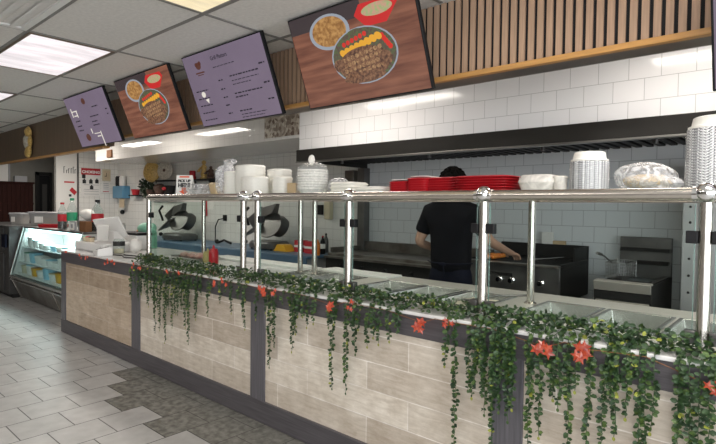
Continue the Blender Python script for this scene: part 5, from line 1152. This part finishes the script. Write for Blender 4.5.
tag(build('green_bag', MB().blob((-6.30, 3.12, CT + .22), .15, (1.5, .5, .62), .2, 18, 10, 19).box((-6.45, 3.07, CT), (-6.15, 3.17, CT + .2)), MT['teal'], origin=(-6.3, 3.12, CT)), 'pale green bag bulging behind the register screen', 'bag')
CU = CT + .01
for x, m, lb in ((-6.50, MT['cream'], 'small yellowish lidded sauce cup on the register left end'), (-6.42, MT['bread'], 'middle sauce cup with red lid on the register'), (-6.33, MT['bread'], 'right sauce cup with dark lid on the register')):
    t = thing('sauce_cup', lb, 'sauce cup', (x, 2.5, CU + .085)); build('cup', MB().lathe([(.026, 0), (.034, .05)], (x, 2.46, CU + .085), 16), m, t); build('lid', MB().lathe([(.036, .05), (.036, .058), (.02, .064)], (x, 2.46, CU + .085), 16), MT['teal'] if x < -6.45 else (MT['redprint'] if x < -6.4 else MT['soot']), t)
tag(build('pen', MB().tube([(-5.45, 2.44, CT + .006), (-5.05, 2.50, CT + .006)], .006, 8), MT['black'], origin=(-5.2, 2.47, CT)), 'long dark pen lying on the white counter left of the ivy', 'pen')
tag(build('payment_cable', MB().tube([(-5.6, 2.35, CT + .005), (-5.4, 2.40, CT + .005), (-5.2, 2.33, CT + .005), (-5.05, 2.38, CT + .005)], .005, 6), MT['soot'], origin=(-5.3, 2.36, CT)), 'short dark cable on the counter before the pen', 'cable')
# squeeze bottles + trays behind the left guard
def squeeze(x, y, r, h, m, label):
    t = thing('squeeze_bottle', label, 'bottle', (x, y, CT)); build('bottle_body', MB().lathe([(r * .95, 0), (r, .008), (r, h * .62), (r * .85, h * .72)], (x, y, CT), 20), m, t); build('nozzle', MB().lathe([(r * .88, h * .72), (r * .85, h * .78), (r * .3, h * .82), (r * .12, h)], (x, y, CT), 16), m, t)
squeeze(-4.14, 2.68, .043, .175, MT['redlid'], 'red squeeze bottle standing behind the left glass guard')
squeeze(-4.30, 2.72, .045, .13, MT['paleyellow'], 'pale yellow squat sauce bottle left of the red one')
t = thing('meat_tray', 'steel tray of pink meat behind the left glass pane', 'tray', (-4.55, 2.62, CT))
build('tray', MB().lathe([(.46, 0), (.5, .03), (.48, .03), (.45, .008)], (-4.62, 2.78, CT), 28, .55, .30, True, 7), MT['pan'], t)
for i in range(7): build('meat_piece', MB().blob((-4.82 + i * .07, 2.78 + (i % 2) * .05, CT + .035), .05, (1.1, .9, .5), .3, 12, 8, i), MT['meat'], t)

# ------------------------------------------------------------------ light, world, camera
wd = bpy.data.worlds.new('World'); S.world = wd; wd.use_nodes = True
bg = wd.node_tree.nodes['Background']; bg.inputs[0].default_value = (.92, .96, 1.0, 1); bg.inputs[1].default_value = 6.5
def area(name, loc, rot, sx_, sy_, e, c):
    l = bpy.data.lights.new(name, 'AREA'); l.shape = 'RECTANGLE'; l.size = sx_; l.size_y = sy_; l.energy = e; l.color = c
    o = bpy.data.objects.new(name, l); COL.objects.link(o); o.location = loc; o.rotation_euler = rot; return o
p = area('window_portal', (1.8, -3.84, 1.45), (R(90), 0, 0), 3.2, 2.2, 1, (1, 1, 1)); p.data.cycles.is_portal = True
p = area('window_portal', (3.39, -.9, 1.45), (0, R(90), 0), 2.2, 6.1, 1, (1, 1, 1)); p.data.cycles.is_portal = True
# further ceiling panels out of view over the dining area and the kitchen
for x, y in ((GX0 - GPX / 2, LY - 3.5 * GPY), (GX0 + 1.5 * GPX, LY - 3.5 * GPY), (GX0 + 3.5 * GPX, LY + GPY / 2), (GX0 - 2.5 * GPX, LY - 3.5 * GPY)):
    area('panel_lamp', (x, y, CZ - .02), (0, 0, 0), 1.15, .55, 38, (1, .94, .88))
for x, e in ((-10.0, 46), (-7.2, 26), (-3.4, 19), (-.4, 19)): area('kitchen_lamp', (x, 3.35, CZ - .02), (0, 0, 0), 1.2, .26, e, (1, .93, .85))
area('case_lamp', (-8.1, 2.72, 1.07), (R(8), 0, 0), 2.2, .10, 30, (.82, 1, 1))
area('hall_lamp', (-13, 3.6, CZ - .02), (0, 0, 0), .5, .5, 5, (1, .95, .88))
cam = bpy.data.cameras.new('camera'); co = bpy.data.objects.new('camera', cam); COL.objects.link(co); S.camera = co
cam.sensor_width = 36; cam.lens = 516.5 / 716 * 36; cam.clip_start = .02
yaw, pit, rol = R(41.47), R(1.695), R(-.69)
f = Vector((-math.sin(yaw) * math.cos(pit), math.cos(yaw) * math.cos(pit), -math.sin(pit))); r0 = Vector((math.cos(yaw), math.sin(yaw), 0)); d0 = f.cross(r0)
r1 = r0 * math.cos(rol) + d0 * math.sin(rol); d1 = -r0 * math.sin(rol) + d0 * math.cos(rol)
mtx = Matrix((r1, -d1, -f)).transposed().to_4x4(); mtx.translation = (0, 0, 1.5); co.matrix_world = mtx
S.view_settings.view_transform = 'Standard'; S.view_settings.look = 'None'; S.view_settings.exposure = 0; S.view_settings.gamma = 1
S.view_settings.use_curve_mapping = False
